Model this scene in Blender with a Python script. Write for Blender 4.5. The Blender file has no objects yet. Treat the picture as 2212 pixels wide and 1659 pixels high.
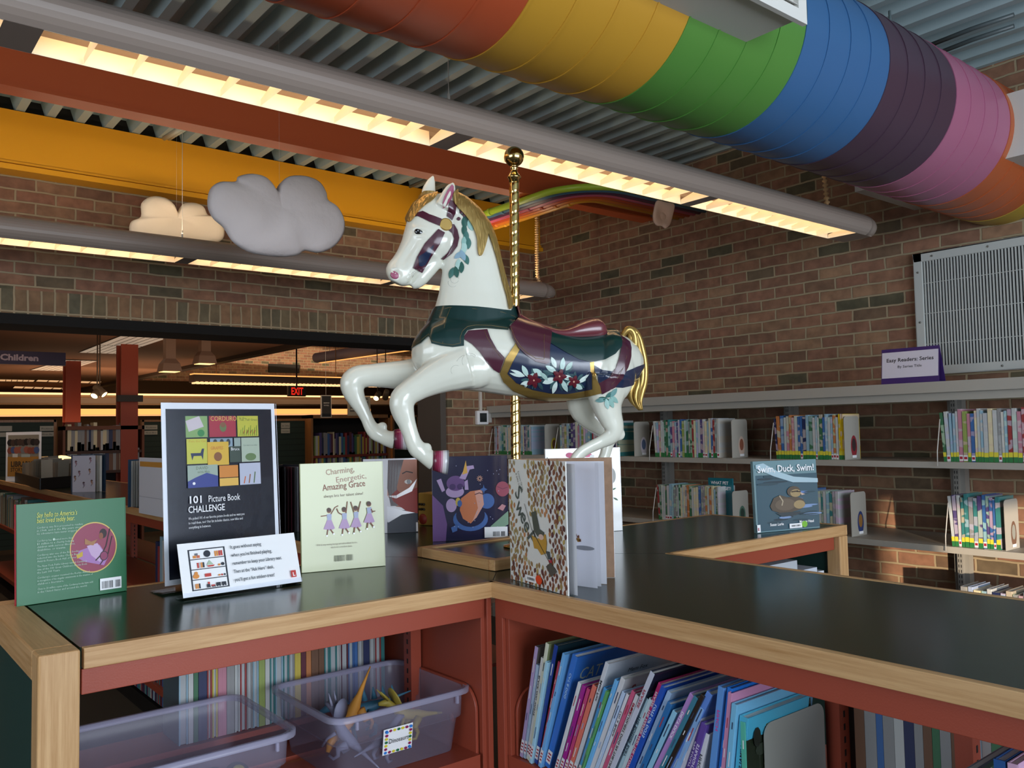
import bpy, bmesh, math, random
from math import pi, sin, cos, radians
from mathutils import Vector, Matrix, noise
from mathutils.bvhtree import BVHTree
random.seed(7)
C = bpy.context.scene.collection
# ------------------------------------------------------------------ camera
F = 1837.0; CAMZ = 1.45
_y, _p, _r = radians(39.07), radians(3.076), radians(-1.1207)
_f = Vector((sin(_y)*cos(_p), cos(_y)*cos(_p), sin(_p))); _rt = Vector((cos(_y), -sin(_y), 0)); _u = _rt.cross(_f)
RT = cos(_r)*_rt + sin(_r)*_u; UP = -sin(_r)*_rt + cos(_r)*_u; FW = _f
cd = bpy.data.cameras.new('camera'); cam = bpy.data.objects.new('camera', cd); C.objects.link(cam)
cd.sensor_width = 36; cd.sensor_fit = 'HORIZONTAL'; cd.lens = F*36/2212; cd.clip_start = .05; cd.clip_end = 200
m = Matrix.Identity(4)
for i, a in enumerate((RT, UP, -FW)):
    for j in range(3): m[j][i] = a[j]
m.translation = (0, 0, CAMZ); cam.matrix_world = m
bpy.context.scene.camera = cam
CAM = Vector((0, 0, CAMZ))
# ------------------------------------------------------------------ view, world, daylight
S = bpy.context.scene
S.view_settings.view_transform = 'Standard'; S.view_settings.look = 'None'; S.view_settings.gamma = 1
S.view_settings.use_curve_mapping = False; S.view_settings.exposure = 0.1
w = bpy.data.worlds.new('world'); S.world = w; w.use_nodes = True
nt = w.node_tree; bg = nt.nodes['Background']
sky = nt.nodes.new('ShaderNodeTexSky'); sky.sky_type = 'HOSEK_WILKIE'; sky.sun_direction = (-.75, -.45, .3); sky.turbidity = 4
nt.links.new(sky.outputs[0], bg.inputs[0]); bg.inputs[1].default_value = 1.2
def area(name, loc, target, sx, sy, power, col, spread=180):
    l = bpy.data.lights.new(name, 'AREA'); l.shape = 'RECTANGLE'; l.size = sx; l.size_y = sy; l.energy = power; l.color = col
    l.spread = radians(spread)
    o = bpy.data.objects.new(name, l); C.objects.link(o); o.location = loc
    o.rotation_euler = (Vector(target)-Vector(loc)).to_track_quat('-Z', 'Y').to_euler()
    return o
COOL = (.80, .89, 1.0); WARM = (1, .78, .53)
area('window_daylight', (1.2, -3.35, 1.75), (1.2, 0, 1.75), 4.6, 1.9, 260, COOL)
area('window_daylight', (-4.35, .4, 1.75), (0, .4, 1.75), 3.8, 1.9, 110, COOL)
sun = bpy.data.lights.new('sun', 'SUN'); sun.energy = 5.5; sun.angle = radians(.6); sun.color = (1, .80, .58)
so = bpy.data.objects.new('sun', sun); C.objects.link(so)
SUN_D = Vector((4.6, 1.9, .82))-Vector((-.62, -3.6, 1.10))
so.rotation_euler = SUN_D.to_track_quat('-Z', 'Y').to_euler()
# ------------------------------------------------------------------ pixel -> point on a plane of the place
def ray(x, y): return RT*((x-1106)/F) - UP*((y-829.5)/F) + FW
def onz(x, y, z):
    d = ray(x, y); return CAM + d*((z-CAMZ)/d.z)
def onx(x, y, X):
    d = ray(x, y); return CAM + d*(X/d.x)
def ony(x, y, Y):
    d = ray(x, y); return CAM + d*(Y/d.y)
def onp(x, y, P, N):
    d = ray(x, y); return CAM + d*((P-CAM).dot(N)/d.dot(N))
# ------------------------------------------------------------------ materials
def srgb(h):
    h = h.lstrip('#'); c = [int(h[i:i+2], 16)/255 for i in (0, 2, 4)]
    return tuple((v/12.92 if v <= .04045 else ((v+.055)/1.055)**2.4) for v in c)+(1,)
_mc = {}
def K(h, rough=.5, metal=0., coat=0., bump=0., bscale=60, alpha=1., name=None, var=0.):
    key = (h, rough, metal, coat, bump, bscale, alpha, var)
    if key in _mc: return _mc[key]
    m = bpy.data.materials.new(name or 'paint_'+h.strip('#')); m.use_nodes = True; n = m.node_tree.nodes; L = m.node_tree.links
    b = n['Principled BSDF']; b.inputs['Base Color'].default_value = srgb(h); b.inputs['Roughness'].default_value = rough
    b.inputs['Metallic'].default_value = metal; b.inputs['Coat Weight'].default_value = coat; b.inputs['Coat Roughness'].default_value = .12
    b.inputs['Alpha'].default_value = alpha
    if bump or var:
        tc = n.new('ShaderNodeTexCoord'); nz = n.new('ShaderNodeTexNoise'); nz.inputs['Scale'].default_value = bscale; nz.inputs['Detail'].default_value = 4
        L.new(tc.outputs['Object'], nz.inputs['Vector'])
        if bump:
            bp = n.new('ShaderNodeBump'); bp.inputs['Strength'].default_value = bump; bp.inputs['Distance'].default_value = .01
            L.new(nz.outputs[0], bp.inputs['Height']); L.new(bp.outputs[0], b.inputs['Normal'])
        if var:
            mx = n.new('ShaderNodeMixRGB'); mx.blend_type = 'MULTIPLY'; mx.inputs[0].default_value = var; mx.inputs[1].default_value = srgb(h)
            L.new(nz.outputs[0], mx.inputs[2]); L.new(mx.outputs[0], b.inputs['Base Color'])
    _mc[key] = m; return m
def EM(h, st, name):
    key = ('em', h, st)
    if key in _mc: return _mc[key]
    m = bpy.data.materials.new(name); m.use_nodes = True; b = m.node_tree.nodes['Principled BSDF']
    b.inputs['Base Color'].default_value = srgb(h); b.inputs['Emission Color'].default_value = srgb(h); b.inputs['Emission Strength'].default_value = st
    _mc[key] = m; return m
def brick_mat(name, axis, soldier=False, tone=1.0):
    m = bpy.data.materials.new(name); m.use_nodes = True; n = m.node_tree.nodes; L = m.node_tree.links; b = n['Principled BSDF']
    tc = n.new('ShaderNodeTexCoord'); sp = n.new('ShaderNodeSeparateXYZ'); cb = n.new('ShaderNodeCombineXYZ')
    L.new(tc.outputs['Object'], sp.inputs[0])
    a = sp.outputs['X' if axis == 'x' else 'Y']; z = sp.outputs['Z']
    if soldier: L.new(z, cb.inputs[0]); L.new(a, cb.inputs[1])
    else: L.new(a, cb.inputs[0]); L.new(z, cb.inputs[1])
    nz0 = n.new('ShaderNodeTexNoise'); nz0.inputs['Scale'].default_value = 9; L.new(cb.outputs[0], nz0.inputs['Vector'])
    ms = n.new('ShaderNodeMixRGB'); ms.blend_type = 'LINEAR_LIGHT'; ms.inputs[0].default_value = .006
    L.new(cb.outputs[0], ms.inputs[1]); L.new(nz0.outputs['Color'], ms.inputs[2])
    bt = n.new('ShaderNodeTexBrick'); bt.inputs['Scale'].default_value = 1; bt.inputs['Brick Width'].default_value = .2032 if not soldier else .135
    bt.inputs['Row Height'].default_value = .0677; bt.inputs['Mortar Size'].default_value = .0062; bt.inputs['Mortar Smooth'].default_value = .25
    if soldier: bt.offset = 0
    bt.inputs['Color1'].default_value = (0, 0, 0, 1); bt.inputs['Color2'].default_value = (1, 1, 1, 1); bt.inputs['Mortar'].default_value = (.5, .5, .5, 1)
    L.new(ms.outputs[0], bt.inputs['Vector'])
    rp = n.new('ShaderNodeValToRGB'); L.new(bt.outputs['Color'], rp.inputs[0]); rp.color_ramp.interpolation = 'LINEAR'
    cols = [(0, '55503c'), (.05, '5c5440'), (.12, '7a5a46'), (.35, '87604c'), (.55, '8d674f'), (.7, '7c5846'), (.85, '937256'), (1, '6c5140')] if not soldier else [(0, '5d5846'), (.3, '6d6048'), (.6, '7d6248'), (1, '8a6a4e')]
    e = rp.color_ramp.elements
    while len(e) < len(cols): e.new(.5)
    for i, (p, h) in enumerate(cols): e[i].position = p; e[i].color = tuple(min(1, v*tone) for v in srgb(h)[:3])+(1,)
    nz = n.new('ShaderNodeTexNoise'); nz.inputs['Scale'].default_value = 14; nz.inputs['Detail'].default_value = 6; L.new(cb.outputs[0], nz.inputs['Vector'])
    nr = n.new('ShaderNodeMapRange'); nr.inputs['From Min'].default_value = .3; nr.inputs['From Max'].default_value = .7; nr.inputs['To Min'].default_value = .72; nr.inputs['To Max'].default_value = 1.2
    L.new(nz.outputs[0], nr.inputs['Value'])
    mv = n.new('ShaderNodeVectorMath'); mv.operation = 'SCALE'; L.new(rp.outputs[0], mv.inputs[0]); L.new(nr.outputs[0], mv.inputs['Scale'])
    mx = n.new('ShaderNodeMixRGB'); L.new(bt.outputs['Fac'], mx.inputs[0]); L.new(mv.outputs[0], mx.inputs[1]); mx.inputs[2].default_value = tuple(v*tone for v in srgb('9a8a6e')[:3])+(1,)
    L.new(mx.outputs[0], b.inputs['Base Color']); b.inputs['Roughness'].default_value = .9
    bp = n.new('ShaderNodeBump'); bp.inputs['Strength'].default_value = .7; bp.inputs['Distance'].default_value = .012; bp.invert = True
    ad = n.new('ShaderNodeMath'); ad.operation = 'MULTIPLY_ADD'; L.new(nz.outputs[0], ad.inputs[0]); ad.inputs[1].default_value = -.35; L.new(bt.outputs['Fac'], ad.inputs[2])
    L.new(ad.outputs[0], bp.inputs['Height']); L.new(bp.outputs[0], b.inputs['Normal'])
    return m
def wood_mat(name, axis, h1='c9a172', h2='a87c4c'):
    m = bpy.data.materials.new(name); m.use_nodes = True; n = m.node_tree.nodes; L = m.node_tree.links; b = n['Principled BSDF']
    tc = n.new('ShaderNodeTexCoord'); mp = n.new('ShaderNodeMapping'); L.new(tc.outputs['Object'], mp.inputs[0])
    sc = [70, 70, 70]; sc['xyz'.index(axis)] = 2.5; mp.inputs['Scale'].default_value = sc
    nz = n.new('ShaderNodeTexNoise'); nz.inputs['Scale'].default_value = 1.3; nz.inputs['Detail'].default_value = 8; nz.inputs['Roughness'].default_value = .7; L.new(mp.outputs[0], nz.inputs['Vector'])
    rp = n.new('ShaderNodeValToRGB'); e = rp.color_ramp.elements; e[0].position = .3; e[0].color = srgb(h2); e[1].position = .62; e[1].color = srgb(h1)
    L.new(nz.outputs[0], rp.inputs[0]); L.new(rp.outputs[0], b.inputs['Base Color']); b.inputs['Roughness'].default_value = .38
    return m
OAKX = wood_mat('oak_along_x', 'x'); OAKY = wood_mat('oak_along_y', 'y'); OAKZ = wood_mat('oak_upright', 'z')
DOAK = wood_mat('oak_dark_varnish', 'z', '9a6a3c', '7c5028')
LAM = K('122a1e', .20, name='dark_green_laminate', coat=.0)
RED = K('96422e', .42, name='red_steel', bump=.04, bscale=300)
GREY = K('a39e94', .5, name='grey_steel'); GREYD = K('8d8b85', .5, name='grey_steel_upright')
BLACK = K('0b0a0a', .6); WHITE = K('e8e8ea', .5); CARPET = K('423b30', .95, bump=.6, bscale=400, name='dark_carpet', var=.4)
BRX = brick_mat('brick_along_x', 'x'); BRY = brick_mat('brick_along_y', 'y'); BRS = brick_mat('brick_soldier_course', 'x', True)
BRASS = K('d6b674', .14, 1.0, name='polished_brass')
# ------------------------------------------------------------------ mesh builder
class MB:
    def __init__(s): s.v = []; s.f = []; s.mi = []; s.sm = []; s.mats = []
    def m(s, mat):
        if mat not in s.mats: s.mats.append(mat)
        return s.mats.index(mat)
    def add(s, vs, fs, mat, smooth=False):
        o = len(s.v); s.v += [Vector(v) for v in vs]; k = s.m(mat)
        for f in fs: s.f.append([o+i for i in f]); s.mi.append(k); s.sm.append(smooth)
    def box(s, x0, x1, y0, y1, z0, z1, mat):
        s.add([(x0, y0, z0), (x1, y0, z0), (x1, y1, z0), (x0, y1, z0), (x0, y0, z1), (x1, y0, z1), (x1, y1, z1), (x0, y1, z1)],
              [(0, 3, 2, 1), (4, 5, 6, 7), (0, 1, 5, 4), (1, 2, 6, 5), (2, 3, 7, 6), (3, 0, 4, 7)], mat)
    def obox(s, O, U, V, N, mat):     # box spanned from a corner by three edge vectors
        O = Vector(O); U = Vector(U); V = Vector(V); N = Vector(N)
        s.add([O, O+U, O+U+V, O+V, O+N, O+U+N, O+U+V+N, O+V+N],
              [(0, 3, 2, 1), (4, 5, 6, 7), (0, 1, 5, 4), (1, 2, 6, 5), (2, 3, 7, 6), (3, 0, 4, 7)], mat)
    def prism(s, pts, ext, mat, smooth=False, cap=None):
        n = len(pts); E = Vector(ext); P = [Vector(p) for p in pts]
        s.add(P+[p+E for p in P], [(i, (i+1) % n, n+(i+1) % n, n+i) for i in range(n)], mat, smooth)
        s.add(P, [tuple(range(n))[::-1]], cap or mat); s.add([p+E for p in P], [tuple(range(n))], cap or mat)
    def tube(s, pts, rad, mat, n=10, caps=True, flat=1., smooth=True, side=None):
        P = [Vector(p) for p in pts]; N = len(P)
        R = rad if isinstance(rad, (list, tuple)) else [rad]*N
        t0 = (P[1]-P[0]).normalized(); a = Vector(side) if side else (Vector((0, 0, 1)) if abs(t0.z) < .9 else Vector((1, 0, 0)))
        vs = []; 
        for i in range(N):
            t = (P[min(i+1, N-1)]-P[max(i-1, 0)]).normalized()
            b = a - t*a.dot(t); b.normalize(); a = b; c = t.cross(b)
            for k in range(n):
                q = 2*pi*k/n; vs.append(P[i]+b*(R[i]*cos(q))+c*(R[i]*flat*sin(q)))
        fs = [(i*n+k, i*n+(k+1) % n, (i+1)*n+(k+1) % n, (i+1)*n+k) for i in range(N-1) for k in range(n)]
        s.add(vs, fs, mat, smooth)
        if caps:
            s.add(vs[:n], [tuple(range(n))[::-1]], mat, smooth); s.add(vs[-n:], [tuple(range(n))], mat, smooth)
    def loft(s, rings, mat, smooth=True, caps=True, closed=True):
        n = len(rings[0]); vs = [v for r in rings for v in r]; q = n if closed else n-1
        s.add(vs, [(i*n+k, i*n+(k+1) % n, (i+1)*n+(k+1) % n, (i+1)*n+k) for i in range(len(rings)-1) for k in range(q)], mat, smooth)
        if caps: s.add(rings[0], [tuple(range(n))[::-1]], mat); s.add(rings[-1], [tuple(range(n))], mat)
    def lathe(s, prof, c, mat, n=28, axis=(0, 0, 1), smooth=True):
        A = Vector(axis).normalized(); a = A.orthogonal().normalized(); b = A.cross(a); c = Vector(c)
        s.loft([[c+A*h+(a*cos(2*pi*k/n)+b*sin(2*pi*k/n))*max(r, 1e-5) for k in range(n)] for r, h in prof], mat, smooth)
    def ball(s, c, r, mat, n=16, sc=(1, 1, 1)):
        c = Vector(c); rings = []
        for i in range(n//2+1):
            t = pi*i/(n//2); rr = max(sin(t), 1e-4)
            rings.append([c+Vector((r*sc[0]*rr*cos(2*pi*k/n), r*sc[1]*rr*sin(2*pi*k/n), -r*sc[2]*cos(t))) for k in range(n)])
        s.loft(rings, mat, True, False)
    def build(s, name, parent=None, bevel=0., weld=True, **tags):
        me = bpy.data.meshes.new(name); me.from_pydata(s.v, [], s.f)
        for mt in s.mats: me.materials.append(mt)
        for p, k, sm in zip(me.polygons, s.mi, s.sm): p.material_index = k; p.use_smooth = sm
        o = bpy.data.objects.new(name, me)
        if weld:
            b = bmesh.new(); b.from_mesh(me); bmesh.ops.remove_doubles(b, verts=b.verts, dist=1e-6)
            bmesh.ops.recalc_face_normals(b, faces=b.faces); b.to_mesh(me); b.free()
        C.objects.link(o)
        if bevel:
            md = o.modifiers.new('bevel', 'BEVEL'); md.width = bevel; md.segments = 2; md.limit_method = 'ANGLE'; md.angle_limit = radians(50)
        if parent: par(o, parent)
        for k, v in tags.items(): o[k] = v
        return o
def par(o, p):
    o.parent = p
    o.matrix_parent_inverse = (Matrix.Translation(p.location) if p.type == 'EMPTY' else Matrix.Identity(4)).inverted()
def thing(name, label, cat, loc, group=None):
    e = bpy.data.objects.new(name, None); e.empty_display_size = .05; C.objects.link(e); e.location = loc
    e['label'] = label; e['category'] = cat
    if group: e['group'] = group
    return e
def tag(o, label, cat, group=None):
    o['label'] = label; o['category'] = cat
    if group: o['group'] = group
    return o
def struct(mb, name, bevel=0.):
    o = mb.build(name, bevel=bevel); o['kind'] = 'structure'; return o
def box1(name, dims, mat, bevel=0.):
    b = MB(); b.box(*dims, mat); return struct(b, name, bevel)
def dup(o, delta, label=None, parent=None):
    c = o.copy(); C.objects.link(c)
    if parent is None: c.location = o.location+Vector(delta)
    else:
        mi = o.matrix_parent_inverse.copy(); c.parent = parent; c.matrix_parent_inverse = mi
    if label: c['label'] = label
    for ch in list(o.children): dup(ch, delta, None, c)
    return c
# ------------------------------------------------------------------ printed things: flat art and lettering on a frame
_tc = {}
def text_mesh(s, res=2, bold=0.):
    key = (s, res, bold)
    if key in _tc: return _tc[key]
    cu = bpy.data.curves.new('t', 'FONT'); cu.body = s; cu.resolution_u = res; cu.offset = bold; cu.fill_mode = 'FRONT'
    o = bpy.data.objects.new('t', cu); C.objects.link(o); dg = bpy.context.evaluated_depsgraph_get(); ev = o.evaluated_get(dg); me = ev.to_mesh()
    V = [(v.co.x, v.co.y) for v in me.vertices]; Fc = [tuple(p.vertices) for p in me.polygons]
    wd = max([v[0] for v in V] or [1]); ev.to_mesh_clear(); bpy.data.objects.remove(o); bpy.data.curves.remove(cu)
    _tc[key] = (V, Fc, wd); return _tc[key]
class Art:
    """flat coloured shapes laid on a surface given by origin, unit right, unit up; coordinates in metres"""
    def __init__(s, O, U, V, w=1., h=1., gap=.0006):
        s.O = Vector(O); s.U = Vector(U).normalized(); s.V = Vector(V).normalized(); s.N = s.U.cross(s.V); s.w = w; s.h = h; s.b = MB(); s.k = 0; s.gap = gap
    def P(s, u, v, d=0.): return s.O+s.U*(u*s.w)+s.V*(v*s.h)+s.N*d
    def lay(s): s.k += 1; return s.gap+.00012*s.k
    def poly(s, pts, mat, lay=True):
        d = s.lay() if lay else s.gap+.00012*s.k; s.b.add([s.P(u, v, d) for u, v in pts], [tuple(range(len(pts)))], mat)
    def rect(s, u0, v0, u1, v1, mat): s.poly([(u0, v0), (u1, v0), (u1, v1), (u0, v1)], mat)
    def ell(s, u, v, ru, rv, mat, n=24, a0=0, a1=2*pi, rot=0.):
        pts = []
        for i in range(n):
            t = a0+(a1-a0)*i/(n if a1-a0 >= 2*pi-.01 else n-1); x = ru*s.w*cos(t); y = rv*s.h*sin(t)
            pts.append((u+(x*cos(rot)-y*sin(rot))/s.w, v+(x*sin(rot)+y*cos(rot))/s.h))
        s.poly(pts, mat)
    def line(s, pts, wd, mat):          # wd in metres
        d = s.lay(); P = [Vector((p[0]*s.w, p[1]*s.h)) for p in pts]
        L_, R_ = [], []
        for i, p in enumerate(P):
            t = (P[min(i+1, len(P)-1)]-P[max(i-1, 0)]).normalized(); q = Vector((-t.y, t.x))*wd/2; L_.append(p+q); R_.append(p-q)
        vs = [s.O+s.U*a.x+s.V*a.y+s.N*d for a in L_]+[s.O+s.U*a.x+s.V*a.y+s.N*d for a in R_]; n = len(P)
        s.b.add(vs, [(i, i+1, n+i+1, n+i) for i in range(n-1)], mat)
    def text(s, t, u, v, size, mat, align='l', rot=0., width=None, bold=0., res=2, slant=0., arc=0.):   # size/width in metres
        V, Fc, wd = text_mesh(t, res, bold); sx = size; sy = size
        if width: sx = width/wd
        off = {'l': 0, 'c': -wd/2, 'r': -wd}[align]; d = s.lay(); vs = []
        for x, y in V:
            X = (x+off+slant*y)*sx; Y = y*sy + arc*((x+off)/max(wd, 1e-3))**2*size
            X, Y = X*cos(rot)-Y*sin(rot), X*sin(rot)+Y*cos(rot)
            vs.append(s.O+s.U*(u*s.w+X)+s.V*(v*s.h+Y)+s.N*d)
        s.b.add(vs, Fc, mat)
    def leaf(s, u, v, L, W, rot, mat, n=5):
        p = []
        for i in range(n+1): t = i/n; p.append((L*(t-.5), W*sin(pi*t)/2))
        for i in range(n-1, 0, -1): t = i/n; p.append((L*(t-.5), -W*sin(pi*t)/2))
        s.poly([(u+(x*cos(rot)-y*sin(rot))/s.w, v+(x*sin(rot)+y*cos(rot))/s.h) for x, y in p], mat, lay=False)
    def build(s, name, parent, **k): return s.b.build(name, parent, weld=False, **k)
# ================================================================== THE ROOM
XW, YB, DECK = 4.6, 5.36, 3.26
box1('floor', (-6, 16, -4, 27, -.1, 0), CARPET)
# right wall, brick
box1('wall_right', (XW, XW+.3, -4, YB+.34, 0, 3.6), BRY)
# back wall: brick over a wide opening, pier at the right
LT = ony(0, 675, YB).z; LB = ony(0, 698, YB).z; SZ = LT+.135
b = MB(); b.box(-6, 3.71, YB, YB+.34, SZ, 3.6, BRX); b.box(3.71, XW, YB, YB+.34, 0, 3.6, BRX); struct(b, 'wall_back')
b = MB(); b.box(-6, 3.71, YB, YB+.34, LT, SZ, BRS); o = struct(b, 'trim_1')
b = MB(); b.box(-6, 3.71, YB-.005, YB+.345, LB, LT, K('0a0908', .9)); struct(b, 'trim_2')
b = MB(); b.box(3.66, 3.71, YB+.02, YB+.34, 0, LB, K('57504a', .5)); struct(b, 'trim_3')
# wall behind the camera and left wall, each with a window
WP = K('b9b2a6', .8, name='painted_wall'); FR = K('5c5a58', .5)
def wall_with_window(name, along, pos, a0, a1, w0, w1, z0, z1, t=.2):
    b = MB()
    for (p, q, r, s_) in ((a0, w0, 0, 3.3), (w1, a1, 0, 3.3), (w0, w1, 0, z0), (w0, w1, z1, 3.3)):
        if along == 'x': b.box(p, q, pos-t, pos, r, s_, WP)
        else: b.box(pos-t, pos, p, q, r, s_, WP)
    return struct(b, name)
wall_with_window('wall_front', 'x', -3.5, -6, XW+.3, -1.2, 3.6, .75, 2.75)
wall_with_window('wall_left', 'y', -4.6, -3.7, 5.7, -1.6, 2.4, .75, 2.75)
for i, (al, pos, w0, w1) in enumerate((('x', -3.6, -1.2, 3.6), ('y', -4.7, -1.6, 2.4))):
    b = MB(); n = 4
    for k in range(n+1):
        a = w0+(w1-w0)*k/n
        if al == 'x': b.box(a-.03, a+.03, pos-.04, pos+.04, .75, 2.75, FR)
        else: b.box(pos-.04, pos+.04, a-.03, a+.03, .75, 2.75, FR)
    for z in (.77, 2.73):
        if al == 'x': b.box(w0, w1, pos-.04, pos+.04, z-.03, z+.03, FR)
        else: b.box(pos-.04, pos+.04, w0, w1, z-.03, z+.03, FR)
    SUNBLK = K('dfe3e6', .8, name='added_sun_blocker')  # added unseen blocker, trims the sun to a low patch on the wall
    if al == 'x': b.box(w0, w1, pos+.045, pos+.05, 1.32, 2.75, SUNBLK)
    else: b.box(pos+.045, pos+.05, w0, w1, 1.32, 2.75, SUNBLK)
    struct(b, 'window_%d' % (i+1))
# corrugated steel deck, flutes run along Y
DK = K('9aaeb2', .45, name='blue_grey_steel_deck', bump=.03)
b = MB(); per = .151; x = -6.; pts = []
while x < XW+.3: pts += [(x, DECK), (x+.045, DECK), (x+.068, DECK+.075), (x+.128, DECK+.075)]; x += per
vs = [(p, -3.7, z) for p, z in pts]+[(p, YB+.34, z) for p, z in pts]; n = len(pts)
b.add(vs, [(i, i+1, n+i+1, n+i) for i in range(n-1)], DK); b.box(-6, XW+.3, -3.7, YB+.34, 3.42, 3.5, DK)
struct(b, 'ceiling')
# painted steel beams
OR = K('cf6030', .45, name='orange_paint'); YE = K('eaa61c', .42, name='yellow_paint')
b = MB(); b.box(-6, XW, 4.05, 4.10, 2.945, DECK-.005, OR); b.box(-6, XW, 4.02, 4.13, 2.93, 2.945, OR); struct(b, 'trim_4')
b = MB(); b.box(-6, XW, 5.26, YB-.005, 2.93, DECK-.005, YE); b.box(-6, XW, 5.225, YB-.005, 2.915, 2.945, YE); b.box(-6, XW, 5.245, YB-.005, 2.955, 2.967, YE); b.box(-6, XW, 5.30, YB-.006, DECK-.005, DECK+.08, BLACK); struct(b, 'trim_5')  # black strip over the yellow beam paints shade into the deck flutes
# surface conduit along the deck between the two beams, seen at left
b = MB(); 
for k in (0, .05): b.tube([ony(355+k*200, 306, 5.0)+Vector((0, 0, .02)), ony(420+k*200, 262, 4.2)+Vector((0, 0, .01))], .014, K('93a0a0', .4), 8)
tag(b.build('ceiling_conduit'), 'short grey-green pipe pair fixed under the deck between the orange and yellow beams', 'conduit')
b = MB()
for k in range(2): b.tube([(3.3+k*.12, 4.4, 3.235), (3.3+k*.12, 5.2, 3.235)], .012, K('5c6868', .4), 8)
tag(b.build('ceiling_conduit'), 'thin dark grey pipes under the deck just left of the rainbow pipes', 'conduit')
b = MB()
for k in range(2):
    P = [onz(x_, y_+k*24, 3.23) for x_, y_ in ((1990, 105), (2100, 62), (2190, 32))] + [Vector((3.9+.1*k, .4, 3.23)), Vector((3.95+.1*k, -.4, 3.23))][:0]
    b.tube(P, .011, K('4b5557', .4), 8)
tag(b.build('ceiling_conduit'), 'dark cable runs under the deck above the pink part of the big duct', 'conduit')
# ------------------------------------------------------------------ long tube light fixtures
HOUS = K('93857b', .45, name='fixture_grey'); BAF = K('f0ead8', .35, name='fixture_reflector')
GLOW = EM('ffd4a0', 8., 'fluorescent_tube'); GLOWU = EM('ffc98c', 5., 'fluorescent_uplight')
def fixture(label):
    zc = 2.4412; ry = .114; rz = .070; YM = 2.228
    t = thing('tube_light', label, 'light', (1, 2.24, 2.39), 'long grey tube lights')
    prof = [(YM+ry*sin(t_), zc-rz*cos(t_)) for t_ in [radians(43)+radians(274)*i/24 for i in range(25)]]
    inn = [(YM+(ry-.004)*sin(t_), zc-(rz-.004)*cos(t_)) for t_ in [radians(43)+radians(274)*i/24 for i in range(25)]]
    ring = [(p[0], p[1]) for p in prof]+[(p[0], p[1]) for p in inn[::-1]]
    h = MB(); x0, x1 = -3.4, 4.05
    h.prism([(x0, a, c) for a, c in ring], (x1-x0, 0, 0), HOUS, smooth=False)
    # rounded end cap
    rings = []
    for i in range(9):
        q = i/8*pi/2; rings.append([(x1+.15*sin(q), YM+(a-YM)*max(cos(q), .02)*1., zc-.01+(c-zc+.01)*max(cos(q), .02)) for a, c in prof])
    h.loft(rings, HOUS, closed=True, caps=False)
    zb = zc-rz*cos(radians(43))
    segs = [(-3.3, -2.19), (-2.10, -.94), (-.86, .30), (.38, 1.54), (1.61, 2.81), (2.87, 3.96)]
    xs = [x0]+[v for s_ in segs for v in s_]+[x1+.06]
    for a, c in zip(xs[::2], xs[1::2]): h.box(a, c, 2.152, 2.304, zb, zb+.004, HOUS)
    ho = h.build('housing', t)
    for (a, c) in segs:
        lv = MB(); n = 10 if c-a > 1 else 9
        for k in range(n+1):
            x = a+(c-a)*k/n; lv.add([(x-.001, 2.154, zb), (x-.001, 2.302, zb), (x+.0, 2.302, zb+.02), (x, 2.228, zb+.038), (x, 2.154, zb+.02)], [(0, 1, 2, 3, 4)], BAF)
        lv.add([(a, 2.153, zb), (c, 2.153, zb), (c, 2.150, zb+.05), (a, 2.150, zb+.05)], [(0, 1, 2, 3)], BAF)
        lv.add([(a, 2.303, zb), (c, 2.303, zb), (c, 2.306, zb+.05), (a, 2.306, zb+.05)], [(0, 1, 2, 3)], BAF)
        lv.build('louver', t, weld=False)
        g = MB(); g.tube([(a+.03, 2.215, zb+.062), (c-.03, 2.215, zb+.062)], .016, GLOW, 10); g.build('lamp_tube', t)
    return t
f1 = fixture('long grey tube light in front of the orange beam, nearest the camera')
f2 = dup(f1, (-.08, 2.36, -.005), 'long grey tube light hanging in front of the brick wall below the clouds')
for x_ in (-1.9, -.2, 1.5, 3.2): area('uplight_and_added_fill', (x_, 4.62, 2.53), (x_, 4.66, 3.2), 1.5, .06, 4.6, WARM); area('uplight_and_added_fill', (x_, 2.28, 2.53), (x_, 3.2, 2.9), 1.5, .05, 1.6, WARM)  # near-tube lamps are added fill for the orange beam; far ones are uplight
wr = K('c9c4bb', .4)
def wire(p, q, label, r=.0016):
    b = MB(); b.tube([p, q], r, wr, 6); b.tube([Vector(q)+Vector((0, 0, .045)), Vector(q)+Vector((0, 0, .0))], .005, wr, 8)
    return tag(b.build('hanging_wire'), label, 'wire', 'suspension wires of the lights')
wire((1.575, 2.24, DECK), (1.575, 2.24, 2.508), 'thin steel wire from the deck to the middle of the nearest tube light')
wire((1.48, 4.60, DECK), (1.48, 4.60, 2.503), 'thin steel wire in front of the yellow beam holding the farther tube light')
def coil(P, R, n, r, label):
    b = MB(); pts = []; rad = []
    P = [Vector(p) for p in P]; L = [0]
    for i in range(1, len(P)): L.append(L[-1]+(P[i]-P[i-1]).length)
    N = n*4
    for k in range(N+1):
        s_ = L[-1]*k/N; i = max(j for j in range(len(L)) if L[j] <= s_+1e-9); i = min(i, len(P)-2)
        f = (s_-L[i])/(L[i+1]-L[i]); pts.append(P[i].lerp(P[i+1], f)); rad.append(R if k % 4 in (1, 2) else R*.5)
    b.tube(pts, rad, K('d9b07c', .4, name='cream_flex'), 12)
    return tag(b.build('flexible_conduit'), label, 'conduit')
coil([(3.82, 2.24, 2.96), (3.83, 2.24, 2.8), (3.86, 2.24, 2.49)], .014, 22, 0, 'cream ribbed flexible conduit going down into the right end of the nearest tube light')
coil([(4.0, 4.6, 3.05), (3.99, 4.6, 2.75), (3.99, 4.6, 2.56), (4.0, 4.6, 2.52), (4.03, 4.6, 2.485)], .016, 34, 0, 'cream ribbed flexible conduit behind the brass pole, into the farther tube light')
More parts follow.
